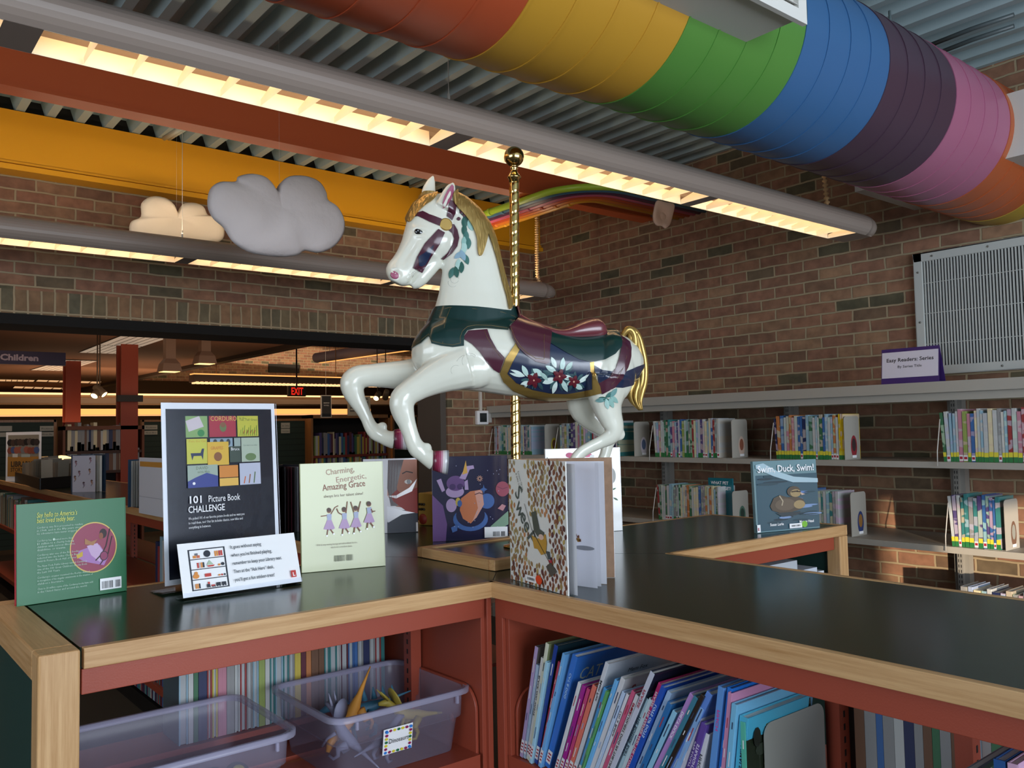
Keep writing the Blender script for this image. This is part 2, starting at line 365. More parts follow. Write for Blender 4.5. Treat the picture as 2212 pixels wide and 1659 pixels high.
# ------------------------------------------------------------------ the big spiral duct
RD, YD, ZD = .305, 1.719, 1.2878+CAMZ
DC = ['5c4258', 'a84a2a', 'b98a2c', '4f8438', '356190', '44303f', 'a3607c', 'ac5428', 'a88c30']
DX = [-.28, .80, 1.32, 1.84, 2.36, 2.88, 3.40, 3.915, 4.43, XW]
du = thing('spiral_duct', 'huge round duct painted in rainbow bands hanging under the deck', 'duct', (2.2, YD, ZD))
cn = ['violet', 'orange-red', 'yellow', 'green', 'blue', 'dark purple', 'pink', 'orange', 'yellow end']
NS = 72
for k, h in enumerate(DC):
    b = MB(); mt = K(h, .38, name='duct_'+cn[k].replace(' ', '_').replace('-', '_')); rings = []
    x0, x1 = DX[k], DX[k+1]; np_ = max(1, round((x1-x0)/.13))
    xs = []
    for j in range(np_):
        a = x0+(x1-x0)*j/np_; c = x0+(x1-x0)*(j+1)/np_; xs += [(a, 0), (a+.0001, .0028), (a+.006, .0028), (a+.0065, 0)]
    xs.append((x1, 0))
    for x, dr in xs: rings.append([(x, YD-(RD+dr)*cos(2*pi*i/NS), ZD+(RD+dr)*sin(2*pi*i/NS)) for i in range(NS)])
    for q in range(len(rings)-1): b.loft(rings[q:q+2], mt, smooth=True, caps=False)
    b.build('duct_band', du, weld=False, label=cn[k]+' painted band of the duct')
GS = K('c9c7c0', .45, name='register_white')
def register(x0, x1, label):
    t = thing('supply_register', label, 'vent', ((x0+x1)/2, 1.33, 2.62))
    b = MB(); b.box(x0, x1, 1.285, 1.66, 2.58, 2.86, GS); b.build('plenum_box', t)
    b = MB()
    for (a, c, e, g) in ((x0-.02, x1+.02, 2.565, 2.60), (x0-.02, x1+.02, 2.85, 2.885), (x0-.02, x0+.02, 2.6, 2.85), (x1-.02, x1+.02, 2.6, 2.85)): b.box(a, c, 1.27, 1.285, e, g, K('d8d6d0', .45))
    b.build('frame', t)
    b = MB()
    for k in range(14):
        z = 2.61+k*.0172; b.obox((x0+.02, 1.272, z), (x1-x0-.04, 0, 0), (0, .012, .006), (0, 0, .003), K('b5b3ad', .45))
    b.build('louver', t)
register(.75, 2.10, 'white box register on the side of the duct over its yellow and green bands')
register(3.96, 4.55, 'white box register on the side of the duct beyond its pink band')
b = MB(); b.tube([(3.62, YD+.05, DECK), (3.62, YD+.05, ZD+RD)], .006, K('6a7a7c', .4), 8); tag(b.build('duct_hanger'), 'thin grey rod between the deck and the purple band of the duct', 'rod')
b = MB(); b.box(3.98, XW, 2.10, 2.16, 2.60, 2.63, K('cfcac2', .5)); tag(b.build('duct_bracket'), 'small pale bracket on the brick behind the pink duct band', 'bracket')
# ------------------------------------------------------------------ rainbow pipes by the corner
RB = [('lime', 'a9c83a'), ('slate blue', '47708c'), ('plum', '57314e'), ('pink', 'c8607c'), ('red-orange', 'c4502c'), ('orange', 'd87a2c'), ('amber', 'd99a2c')]
for k, (nm, h) in enumerate(RB):
    r = .40-k*.047; xc, yc = 3.84, 3.92; z = 2.905
    P = [Vector((xc-r, 5.22, z)), Vector((xc-r, yc+.02, z))]+[Vector((xc-r*cos(a), yc-r*sin(a), z)) for a in [pi/2*i/12 for i in range(13)]]+[Vector((XW, yc-r, z))]
    b = MB(); b.tube(P, .0215, K(h, .35, name='pipe_'+nm.replace(' ', '_')), 12)
    for yy in (4.9-.05*k, 4.42-.08*k): b.tube([(xc-r, yy, z), (xc-r, yy+.03, z)], .025, K(h, .35), 12)
    tag(b.build('painted_pipe'), nm+' pipe of the rainbow bundle bending to the brick wall in the corner', 'pipe', 'rainbow pipes')
# ------------------------------------------------------------------ stuffed clouds
def cloud(px, Y, mat, label, th=.05, wr_=None, seed=0):
    P = [ony(x, y, Y) for x, y in px]; c = sum(P, Vector())/len(P); n = len(P); b = MB()
    # smooth outline
    O = []
    for i in range(n):
        p0, p1, p2, p3 = P[i-1], P[i], P[(i+1) % n], P[(i+2) % n]
        for t in (0, .25, .5, .75): O.append(.5*((2*p1)+(p2-p0)*t+(2*p0-5*p1+4*p2-p3)*t*t+(3*p1-p0-3*p2+p3)*t**3))
    rings = []
    for sgn in (1, -1):
        for k in ([0, .25, .5, .7, .85, .95, 1] if sgn == 1 else [.95, .85, .7, .5, .25, 0]):
            h = th*math.sqrt(max(0, 1-k**2.6)); R_ = []
            for q, p in enumerate(O):
                v = c+(p-c)*max(k, .02); wv = .012*(noise.noise(Vector((v.x*9+seed, v.z*9, q*.0))))*(1-k)**.4*2
                tuft = -.022*math.exp(-((v-c).length/.05)**2)
                R_.append(v+Vector((0, -sgn*(h+wv+tuft), 0)))
            rings.append(R_)
    b.loft(rings, mat, smooth=True); o = b.build('stuffed_cloud')
    tp_ = max(O, key=lambda v: v.z); b = MB(); b.tube([Vector((c.x, c.y, tp_.z-.09)), Vector((c.x, c.y, DECK+.05))], .0004, wr, 4); th_ = b.build('hanging_thread'); par(th_, o)
    return tag(o, label, 'cloud decoration', None)
CL = K('cac2c2', .85, bump=.9, bscale=11, name='grey_cloth')
cloud([(448, 445), (453, 410), (475, 393), (508, 392), (515, 381), (545, 375), (572, 384), (590, 405), (598, 412), (603, 398), (625, 381), (660, 380), (690, 392), (705, 415), (709, 432), (730, 447), (744, 475), (742, 505), (722, 532), (690, 546), (658, 542), (640, 552), (600, 555), (545, 547), (505, 525), (482, 492), (460, 472)], 3.6, CL, 'large grey stuffed cloud left of the horse head')
cloud([(279, 495), (284, 478), (304, 468), (305, 440), (325, 425), (352, 426), (372, 440), (384, 458), (395, 441), (420, 438), (440, 447), (450, 465), (472, 470), (484, 490), (482, 515), (460, 525), (400, 530), (320, 522), (285, 510)], 5.0, K('f0e2cc', .85, bump=.1, bscale=9, name='cream_cloth'), 'cream stuffed cloud behind the large grey cloud, lit warm', .05, seed=3)
cloud([(1419, 433), (1412, 455), (1411, 475), (1418, 487), (1430, 489), (1438, 494), (1448, 484), (1454, 462), (1456, 441), (1438, 436)], 3.3, K('d9b9a8', .85, bump=.3, bscale=20), 'small pinkish cloud seen edge on under the nearest tube light', .02, seed=5)
# ------------------------------------------------------------------ return air grille on the right wall
g = thing('return_grille', 'large white metal return air grille high on the brick wall at the right', 'vent', (XW-.02, 1.4, 2.0))
GW = K('b9bcb8', .45, name='grille_enamel')
y1, z1, z0 = 2.165, .902+CAMZ, .249+CAMZ; y0 = .7
b = MB(); b.box(XW-.03, XW-.002, y0, y1, z1-.045, z1, GW); b.box(XW-.03, XW-.002, y0, y1, z0, z0+.045, GW); b.box(XW-.03, XW-.002, y1-.045, y1, z0, z1, GW); b.box(XW-.03, XW-.002, y0, y0+.045, z0, z1, GW); b.build('frame', g, bevel=.003)
b = MB(); b.box(XW-.012, XW-.002, y0+.04, y1-.04, z0+.04, z1-.04, K('26282a', .8)); b.build('backing', g)
b = MB(); y = y1-.055
while y > y0+.05: b.box(XW-.024, XW-.014, y-.0035, y+.0035, z0+.045, z1-.045, GW); y -= .0155
for k in (1, 2, 3): z = z0+(z1-z0)*k/4; b.box(XW-.026, XW-.022, y0+.045, y1-.045, z-.0015, z+.0015, GW)
o = b.build('slats', g)
for (yy, zz) in ((y1-.022, z1-.1), (y1-.022, z1-.37), (y1-.1, z1-.022), (y1-.38, z1-.022), (y1-.42, z0+.022)):
    b = MB(); b.lathe([(0, .004), (.005, .003), (.006, 0)], (XW-.03, yy, zz), K('6c6a64', .4), 10, (-1, 0, 0)); b.build('screw', g)
# thermostat on the pier
t = thing('thermostat', 'small white thermostat with dark display on the brick pier under the horse', 'thermostat', (4.07, YB-.02, 1.55))
c0 = ony(1044, 902, YB-.04)
b = MB(); b.box(c0.x-.055, c0.x+.055, YB-.04, YB-.001, c0.z-.055, c0.z+.055, WHITE); b.build('case', t, bevel=.008)
b = MB(); b.box(c0.x-.033, c0.x+.033, YB-.043, YB-.04, c0.z-.035, c0.z+.035, K('2b2f30', .2)); b.build('display', t)
b = MB(); b.box(c0.x+.058, c0.x+.10, YB-.02, YB-.001, c0.z-.04, c0.z+.045, K('b9b6b0', .5)); b.build('cover_plate', t, bevel=.002)
b = MB(); b.box(c0.x-.015, c0.x+.008, YB-.018, YB-.001, c0.z+.055, 2.7, K('c8c2b8', .5)); b.build('conduit', t)
# ================================================================== THE CROSS-SHAPED LOW SHELVING
H = 1.07; XA, XB, YA, YC = 1.317, 1.975, 1.716, 2.316     # inner corners of the cross
XL, XR, YR, YF = .300, 2.965, .30, 10.2                     # ends of the four arms
ct = thing('countertop', 'dark green laminate countertop with oak edges joining four arms of low shelves', 'countertop', (1.65, 2.0, 1.03))
b = MB()
b.box(XL+.072, XA, YA+.004, YC-.004, H-.038, H, LAM); b.box(XB, XR-.004, YA+.004, YC-.004, H-.038, H, LAM)
b.box(XA+.004, XB-.004, YR, YA, H-.038, H, LAM); b.box(XA+.004, XB-.004, YC, YF, H-.038, H, LAM)
b.prism([(XA, YA, H-.038), (XB, YA, H-.038), (XB, YC, H-.038), (XA, YC, H-.038)], (0, 0, .038), LAM)
b.build('laminate_top', ct)
# dark joint lines in the laminate at the crossing
b = MB()
for (p, q) in (((XA, YA), (1.42, 1.83)), ((XB, YA), (1.87, 1.83)), ((XA, YC), (1.42, 2.2)), ((XB, YC), (1.87, 2.2))):
    d = Vector((q[0]-p[0], q[1]-p[1], 0)); nn = Vector((-d.y, d.x, 0)).normalized()*.0012; P = Vector((p[0], p[1], H+.0003))
    b.add([P-nn, P+d-nn, P+d+nn, P+nn], [(0, 1, 2, 3)], K('07100c', .5))
b.build('joint_line', ct, weld=False)
def edge(x0, x1, y0, y1, mat):
    b = MB(); b.box(x0, x1, y0, y1, H-.0365, H+.0012, mat); b.build('oak_edge', ct, bevel=.0015)
T = .018
edge(XL+.0745, XA+T*.0, YA-T+.004, YA+.004, OAKX); edge(XL+.0745, XA, YC-.004, YC+T-.004, OAKX)
edge(XB, XR, YA-T+.004, YA+.004, OAKX); edge(XB, XR, YC-.004, YC+T-.004, OAKX)
edge(XA-T+.004, XA+.004, YR, YA-T+.004+T, OAKY); edge(XB-.004, XB+T-.004, YR, YA, OAKY)
edge(XA-T+.004, XA+.004, YC, YF, OAKY); edge(XB-.004, XB+T-.004, YC, YF, OAKY)
edge(XR-.004, XR+.014, YA-T+.004, YC+T-.004, OAKY)
def shelving(name_loc, label, along, a0, a1, c0, c1, shelves, posts, group='red steel low shelf units'):
    """one double-faced shelf unit: along = axis of its length"""
    t = thing('shelf_unit', label, 'bookcase', name_loc, group)
    def bx(b, p, q, r, s_, z0, z1, mt=RED):
        if along == 'x': b.box(p, q, r, s_, z0, z1, mt)
        else: b.box(r, s_, p, q, z0, z1, mt)
    zt = H-.040
    for r, s_ in ((c0+.004, c0+.02), (c1-.02, c1-.004)):
        b = MB(); bx(b, a0, a1, r, s_, zt-.046, zt); b.build('top_rail', t, bevel=.0012)
    b = MB(); bx(b, a0, a1, c0+.02, c1-.02, zt-.012, zt-.002); b.build('top_panel', t)
    for z in shelves:
        for r, s_ in ((c0+.012, (c0+c1)/2-.02), ((c0+c1)/2+.02, c1-.012)):
            b = MB(); bx(b, a0+.01, a1-.01, r, s_, z-.012, z); e0, e1 = (r, r+.012) if r < (c0+c1)/2-.05 else (s_-.012, s_); bx(b, a0+.01, a1-.01, e0, e1, z-.035, z)
            b.build('shelf', t, bevel=.001)
    b = MB(); bx(b, a0, a1, c0+.03, c1-.03, 0, .08, BLACK); b.build('base', t)
    for p in posts:
        b = MB(); m_ = (c0+c1)/2
        bx(b, p-.016, p+.016, m_-.018, m_+.018, .05, zt-.03)
        for z in [k*.026+.3 for k in range(26)]:
            if z < zt-.05:
                if along == 'x': b.box(p-.0165, p-.008, m_-.003, m_+.003, z, z+.013, BLACK)
                else: b.box(m_-.003, m_+.003, p-.0165, p+.0165, z, z+.013, BLACK)
        b.build('upright', t)
    return t
SZ1, SZ0 = .650, .20
SU1 = shelving((.8, 2.0, 0), 'red steel shelf unit under the left arm, holding the two clear bins', 'x', XL+.075, XA-.028, YA, YC, (SZ1, SZ0), (XA-.05,))
SU2 = shelving((1.65, 1.1, 0), 'red steel shelf unit under the right foreground arm, full of leaning picture books', 'y', YR, YA-.03, XA, XB, (SZ1, SZ0), (.98, .72))
SU3 = shelving((2.5, 2.0, 0), 'red steel shelf unit under the arm where the duck book stands', 'x', XB+.03, XR-.05, YA, YC, (SZ1, SZ0), (XR-.2,))
SU4 = shelving((1.65, 5, 0), 'long red steel shelf unit of the arm running back into the other room', 'y', YC+.03, YF, XA, XB, (SZ1, SZ0), (3.3, 4.25, 5.2, 6.1, 7.0))
# side panels with the rounded bracket, closing the bays near the crossing
def side_panel(par_, along, p, c0, c1, s_=1):
    b = MB(); zt = H-.042
    if along == 'x': b.box(p, p+.012, c0, c1, .05, zt, RED)
    else: b.box(c0, c1, p, p+.012, .05, zt, RED)
    b.build('side_panel', par_, bevel=.001)
    prof = [(0, 0), (.25, 0), (.25, .13)] + [(.25-.06+.06*cos(a), .13+.06*sin(a)) for a in [pi/2*i/8 for i in range(9)]] + [(0, .19)]
    for z in (SZ1, SZ0):
        b = MB()
        if along == 'x': b.prism([(p-s_*.004, c0+.262-u, z+v-.03) for u, v in prof], (.008*-s_, 0, 0), RED)
        else: b.prism([(c0+.262-u, p-s_*.004, z+v-.03) for u, v in prof], (0, .008*-s_, 0), RED)
        b.ball((p-s_*.008, c0+.12, z+.06) if along == 'x' else (c0+.12, p-s_*.008, z+.06), .016, RED, 12, (.5, 1, 1) if along == 'x' else (1, .5, 1))
        b.build('shelf_bracket', par_, bevel=.0015)
side_panel(SU1, 'x', XA-.028, YA+.014, YC-.014, 1)
side_panel(SU2, 'y', YA-.045, XA+.014, XB-.014, 1)
side_panel(SU3, 'x', XB+.016, YA+.014, YC-.014, -1)
# corner posts under the inner corner
for (x0, x1, y0, y1, pr) in ((XA-.016, XA-.002, YA+.004, YA+.03, SU1), (XA+.004, XA+.028, YA-.032, YA-.004, SU2), ):
    b = MB(); b.box(x0, x1, y0, y1, .05, H-.04, RED); b.build('corner_post', pr, bevel=.001)
# oak framed end panels
def end_panel(par_, along, p0, p1, c0, c1, zt, lab):
    b = MB(); w_ = .055
    if along == 'x':
        b.box(p0, p1, c0, c0+w_, 0, zt-.0, OAKZ); b.build('oak_post', par_, bevel=.004); b = MB(); b.box(p0, p1, c1-w_, c1, 0, zt, OAKZ); b.build('oak_post', par_, bevel=.004)
        b = MB(); b.box(p0, p1, c0+w_, c1-w_, zt-w_, zt, OAKY); b.build('oak_cap', par_, bevel=.004)
        b = MB(); b.box(p0+.012, p1-.006, c0+w_, c1-w_, .02, zt-w_, K('1d3a34', .5, name='green_panel')); b.build('green_panel', par_)
end_panel(SU1, 'x', XL, XL+.068, YA-.02, YC+.02, H+.001, '')
end_panel(SU3, 'x', XR-.045, XR+.012, YA-.016, YC+.02, H-.037, '')
# the raised square plinth at the crossing
pl = thing('pole_plinth', 'raised square base with oak border and dark top at the crossing of the counters', 'base', (1.645, 2.02, H))
px0, px1, py0, py1, ph = 1.412, 1.868, 1.828, 2.212, .030
b = MB(); b.box(px0+.02, px1-.02, py0+.02, py1-.02, H+.001, H+ph-.006, LAM); b.build('dark_top', pl)
b = MB()
for (a, c, e, g_) in ((px0, px1, py0, py0+.028), (px0, px1, py1-.028, py1)): b.box(a, c, e, g_, H+.001, H+ph, OAKX)
for (a, c, e, g_) in ((px0, px0+.028, py0+.028, py1-.028), (px1-.028, px1, py0+.028, py1-.028)): b.box(a, c, e, g_, H+.001, H+ph, OAKY)
b.build('oak_border', pl, bevel=.002)
# ================================================================== THE CAROUSEL HORSE
PB = Vector((1.645, 2.02, H+.024))
VW = Vector((PB.x, PB.y, 0)).normalized(); PERP = Vector((-VW.y, VW.x, 0)); PS = radians(9)
HF = PERP*cos(PS)-VW*sin(PS); HN = -VW*cos(PS)-PERP*sin(PS)      # forward, and the side facing the room's reading area
def hp(px, py, t=0.): return onp(px, py, PB+HN*t, HN)
def pr(p): return (p-CAM).dot(FW)/F        # metres per pixel at p
horse = thing('carousel_horse', 'white jumping carousel horse with gold mane and burgundy saddle on a twisted brass pole', 'carousel horse', PB)
IV = K('dcdcce', .22, coat=.5, name='ivory_enamel'); GOLD = K('a88a4c', .30, .65, name='gold_paint', bump=.0)
BUR = K('4a2030', .28, coat=.4, name='burgundy_enamel'); BURL = K('6a3038', .28, coat=.5, name='saddle_enamel'); GRN = K('12302e', .28, coat=.5, name='dark_green_enamel')
NAVY = K('1e2a46', .28, coat=.5, name='navy_enamel'); PINK = K('a05470', .35, name='pink_enamel'); LINE = K('8a7448', .35, .4, name='gold_line')
def raw(mb):
    me = bpy.data.meshes.new('r'); me.from_pydata(mb.v, [], mb.f); o = bpy.data.objects.new('r', me); C.objects.link(o)
    b = bmesh.new(); b.from_mesh(me); bmesh.ops.remove_doubles(b, verts=b.verts, dist=1e-6); bmesh.ops.recalc_face_normals(b, faces=b.faces); b.to_mesh(me); b.free()
    return o
def apply_(o):
    dg = bpy.context.evaluated_depsgraph_get(); me = bpy.data.meshes.new_from_object(o.evaluated_get(dg), depsgraph=dg)
    o.modifiers.clear(); old = o.data; o.data = me; bpy.data.meshes.remove(old); return o
ell = lambda c, a, e, n=28: [c+a*cos(2*pi*k/n)+e*sin(2*pi*k/n) for k in range(n)]
hb = MB()
# torso: (px, top, bottom, half width)
TS = [(889, 752, 778, .022), (897, 735, 793, .045), (910, 716, 806, .066), (930, 694, 818, .082), (960, 678, 832, .092), (1000, 672, 842, .097), (1050, 674, 848, .100), (1090, 682, 854, .103),
      (1130, 697, 859, .106), (1180, 711, 863, .108), (1240, 720, 864, .107), (1290, 719, 859, .103), (1325, 718, 850, .096), (1352, 728, 838, .082), (1372, 746, 822, .06), (1384, 765, 802, .034)]
hb.loft([ell(hp(x, (t+u)/2), (hp(x, t)-hp(x, u))/2, HN*w_) for x, t, u, w_ in TS], IV)
# neck: (py, left, right, half width)
NS_ = [(775, 915, 1100, .070), (735, 905, 1125, .078), (700, 923, 1122, .074), (668, 938, 1113, .064), (635, 947, 1103, .054), (600, 953, 1094, .048), (560, 958, 1083, .044), (520, 960, 1072, .041), (485, 955, 1056, .039), (455, 942, 1034, .037), (432, 935, 1008, .033), (420, 940, 985, .026)]
hb.loft([ell((hp(l, y)+hp(r, y))/2, (hp(r, y)-hp(l, y))/2, HN*w_) for y, l, r, w_ in NS_], IV)
# head: front point, back point, half width
HS = [((938, 420), (995, 455), .024), ((915, 426), (1000, 480), .036), ((895, 442), (995, 510), .042), ((881, 468), (985, 536), .046), ((874, 495), (973, 553), .046), ((867, 520), (955, 564), .042),
      ((857, 543), (934, 577), .035), ((847, 558), (921, 592), .031), ((838, 568), (908, 602), .029), ((833, 580), (894, 612), .028), ((834, 592), (880, 617), .027), ((841, 605), (868, 618), .020)]
hb.loft([ell((hp(*a)+hp(*c))/2, (hp(*a)-hp(*c))/2, HN*w_) for a, c, w_ in HS], IV)
# lower jaw and chin
hb.tube([hp(945, 560), hp(925, 583), hp(908, 602), hp(897, 612), hp(888, 617)], [pr(PB)*k for k in (17, 17, 17, 14, 9)], IV, 14)
# shoulders and haunches
def blob(px, py, t, r, fx=1, fz=1): c = hp(px, py, t); hb.loft([ell(c+HF*(r*fx*cos(a)), Vector((0, 0, 1))*(r*fz*max(sin(a), .02)), HN*(.62*r*max(sin(a), .02))) for a in [pi*i/10 for i in range(11)]], IV)
def limb(nodes, t0, t1=None, n=16):
    P = []; R = []
    for i, (x, y, r) in enumerate(nodes):
        t = t0 if t1 is None else t0+(t1-t0)*i/(len(nodes)-1); p = hp(x, y, t); P.append(p); R.append(r*pr(p))
    # catmull subdivision
    Q, RR = [], []
    for i in range(len(P)-1):
        p0, p1, p2, p3 = P[max(i-1, 0)], P[i], P[i+1], P[min(i+2, len(P)-1)]
        for t in (0, .33, .66): Q.append(.5*((2*p1)+(p2-p0)*t+(2*p0-5*p1+4*p2-p3)*t*t+(3*p1-p0-3*p2+p3)*t**3)); RR.append(R[i]*(1-t)+R[i+1]*t)
    Q.append(P[-1]); RR.append(R[-1]); hb.tube(Q, RR, IV, n, flat=.82, side=None)
blob(1020, 795, .05, .085, .9, .75); blob(1020, 795, -.05, .085, .9, .75); blob(1320, 800, .05, .105, .7, 1); blob(1320, 800, -.05, .105, .7, 1)
limb([(1010, 790, 50), (975, 800, 46), (935, 817, 37), (905, 834, 30), (882, 849, 27), (870, 862, 28), (868, 877, 27), (872, 895, 24), (879, 915, 19.5), (886, 935, 17.5), (893, 955, 18), (902, 970, 20), (915, 982, 17), (928, 991, 19), (938, 996, 22)], .062)
blob(921, 968, .062, .017, 1, 1); blob(826, 922, -.062, .016, 1, 1); blob(1337, 938, .062, .017, 1.2, 1.2)
limb([(950, 797, 43), (915, 805, 39), (880, 810, 34), (840, 810, 29), (800, 811, 25), (773, 815, 26), (761, 827, 27), (763, 845, 24), (771, 864, 19.5), (783, 885, 15.5), (793, 905, 13.5), (801, 922, 15), (812, 935, 17), (826, 943, 16), (840, 948, 18), (852, 950, 21)], -.062)
limb([(1312, 815, 60), (1310, 850, 47), (1312, 880, 35), (1320, 905, 28), (1326, 925, 24), (1320, 942, 20), (1298, 955, 15), (1275, 966, 14), (1255, 978, 14), (1242, 995, 14), (1238, 1015, 15), (1245, 1030, 18)], .062)
limb([(1290, 815, 60), (1268, 850, 48), (1262, 880, 36), (1278, 905, 26), (1305, 925, 21), (1318, 942, 17), (1312, 962, 13), (1306, 985, 12), (1296, 1005, 13), (1285, 1020, 16)], -.062)
# ears
def ear(pts, t, dt, th):
    c = [hp(x, y, t) for x, y in pts[0]]; rings = []
    for (l, r, k) in pts[1]:
        a = hp(*l, t+dt); q = hp(*r, t-dt); m_ = (a+q)/2; rings.append(ell(m_, (a-q)/2, HN*th*k, 14))
    hb.loft(rings, IV)
ear(([], [((940, 440), (985, 462), 1.2), ((948, 425), (985, 440), 1.1), ((957, 410), (985, 420), .9), ((965, 400), (984, 405), .7), ((974, 395), (983, 397), .4), ((978, 393), (981, 394), .1)]), .034, 0, .014)
ear(([], [((908, 440), (945, 432), 1.2), ((909, 420), (942, 420), 1.0), ((912, 405), (941, 405), .9), ((921, 390), (940, 392), .7), ((930, 381), (939, 382), .4), ((934, 378), (937, 379), .1)]), -.034, 0, .012)
body = raw(hb); md = body.modifiers.new('r', 'REMESH'); md.mode = 'VOXEL'; md.voxel_size = .0036; md.use_smooth_shade = True
ms = body.modifiers.new('s', 'SMOOTH'); ms.factor = .5; ms.iterations = 9
apply_(body); body.name = 'body'; body.data.name = 'body'; body.data.materials.clear(); body.data.materials.append(IV)
# carved relief: eye socket, nostril, mouth, mild muscle lines
def push(px, py, t, r, d, sx=1., sy=1., rot=0.):
    c = hp(px, py, t); s_ = pr(c); Z = Vector((0, 0, 1))
    for v in body.data.vertices:
        q = v.co-c; a = q.dot(-HF)/s_; e = q.dot(Z)/-s_; a, e = a*cos(rot)+e*sin(rot), -a*sin(rot)+e*cos(rot)
        if q.dot(HN)*(1 if t >= 0 else -1) < -.05: continue
        g_ = math.exp(-((a/(r*sx))**2+(e/(r*sy))**2))
        if g_ > .02: v.co += HN*(d*g_*(1 if t >= 0 else -1))
for sgn in (1, -1):
    push(906, 493, .04*sgn, 9, .0045, 1.8, .6, .2); push(906, 509, .04*sgn, 9, .003, 1.5, .5, .2); push(905, 501, .04*sgn, 7, -.004, 1.2, .8)
    push(853, 594, .028*sgn, 8, -.009); push(858, 581, .028*sgn, 9, .004); push(893, 597, .028*sgn, 6, -.016, 3.2, .8, -.95); push(960, 520, .03*sgn, 22, .005)
    push(885, 545, .03*sgn, 10, -.004, 3.0, .7, -1.0); push(935, 552, .03*sgn, 8, .003, 2.5, .7, .35)
for p in body.data.polygons: p.use_smooth = True
par(body, horse)
BV = BVHTree.FromPolygons([v.co for v in body.data.vertices], [p.vertices for p in body.data.polygons])
def hit(px, py, bv=None, dflt=True):
    d = ray(px, py).normalized(); h = (bv or BV).ray_cast(CAM, d)
    if h[0] is not None and abs((h[0]-PB).dot(HN)) < .16: return h[0], h[1]
    return (hp(px, py), HN) if dflt else (None, None)
def flip(p): return p-HN*(2*(p-PB).dot(HN))
def tack(name, px, t, mat, parent=horse, sides='both', tmax=None, base=None, tmin=None, smooth_pts=False, label=None):
    """a shell over the body, cut by a prism from an outline seen in profile"""
    src = base or body
    me = src.data.copy(); off = [v.co+v.normal*t for v in src.data.vertices]
    for v, c in zip(me.vertices, off): v.co = c
    o = bpy.data.objects.new(name, me); C.objects.link(o); me.materials.clear(); me.materials.append(mat)
    a, c = (tmin if tmin is not None else -.2), (tmax if tmax is not None else .2)
    if sides == 'near': a = .0
    if smooth_pts:
        n = len(px); q = []
        for i in range(n):
            p0, p1, p2, p3 = [Vector(px[(i+k) % n]) for k in (-1, 0, 1, 2)]
            for u in (0, .33, .66): v = .5*((2*p1)+(p2-p0)*u+(2*p0-5*p1+4*p2-p3)*u*u+(3*p1-p0-3*p2+p3)*u**3); q.append((v.x, v.y))
        px = q
    pm = MB(); P = [hit(x, y)[0] for x, y in px]; P = [p-HN*(p-PB).dot(HN) for p in P]; pm.prism([p+HN*a for p in P], HN*(c-a), mat); po = raw(pm)
    md = o.modifiers.new('b', 'BOOLEAN'); md.operation = 'INTERSECT'; md.object = po; md.solver = 'MANIFOLD'
    try: apply_(o)
    except Exception as e: print('tack', name, e)
    bpy.data.objects.remove(po)
    o.data.name = name
    for p in o.data.polygons: p.use_smooth = True
    es = o.modifiers.new('w', 'WEIGHTED_NORMAL') if 0 else None
    b_ = bmesh.new(); b_.from_mesh(o.data)
    for e in b_.edges:
        if len(e.link_faces) == 2 and e.calc_face_angle(0) > radians(38): e.smooth = False
    b_.to_mesh(o.data); b_.free()
    par(o, parent)
    if label: o['label'] = label
    return o
OLD = body
tack('breast_collar', [(971, 660), (939, 664), (912, 689), (899, 721), (888, 752), (909, 741), (926, 725), (932, 742), (953, 747), (978, 750), (1002, 747), (1002, 725), (1009, 714), (1026, 710), (1051, 709), (1097, 713), (1101, 701), (1121, 685), (1122, 660), (1114, 652), (1105, 671), (1087, 669), (1026, 662)], .0055, GRN, label='dark green breast collar with gold piping')
tack('girth_strap', [(1003, 725), (1012, 714), (1052, 711), (1059, 730), (1073, 755), (1090, 773), (1084, 790), (1078, 806), (1066, 799), (1051, 782), (1036, 760), (1019, 743), (1003, 733)], .0045, BUR, label='burgundy strap below the green collar')
tack('blanket_border', [(1112, 744), (1092, 774), (1079, 808), (1087, 826), (1107, 845), (1139, 859), (1183, 867), (1222, 866), (1258, 859), (1298, 850), (1295, 835), (1286, 818), (1282, 784), (1280, 740), (1200, 700), (1120, 680)], .0075, GOLD, label='gold border of the saddle blanket')
blk = tack('saddle_blanket', [(1121, 757), (1107, 782), (1095, 808), (1114, 828), (1149, 843), (1188, 851), (1222, 852), (1246, 848), (1276, 842), (1273, 786), (1272, 740), (1200, 700), (1130, 690)], .0095, NAVY, label='navy blanket painted with white flowers')
tack('breeching_band', [(1283, 789), (1300, 799), (1325, 803), (1351, 803), (1377, 792), (1395, 785), (1395, 820), (1378, 818), (1366, 833), (1345, 838), (1310, 836), (1292, 828)], .004, NAVY, label='navy band around the haunch')
tack('crupper_strap', [(1335, 722), (1359, 738), (1363, 752), (1362, 770), (1356, 794), (1344, 818), (1327, 838), (1300, 852), (1296, 840), (1293, 828), (1315, 816), (1329, 796), (1337, 772), (1341, 750), (1330, 735)], .0065, BUR, label='burgundy strap curving round the rump')
tack('rear_saddle_flap', [(1180, 708), (1186, 716), (1185, 740), (1222, 762), (1251, 777), (1276, 783), (1305, 777), (1327, 765), (1341, 748), (1341, 738), (1327, 718), (1320, 706), (1200, 690)], .0125, GRN, label='dark green rear saddle flap')
fl = tack('front_saddle_flap', [(1113, 663), (1144, 670), (1190, 700), (1188, 714), (1186, 750), (1185, 784), (1178, 787), (1156, 782), (1134, 767), (1119, 752), (1107, 730), (1100, 706), (1119, 686)], .0145, BUR, label='burgundy front saddle flap')
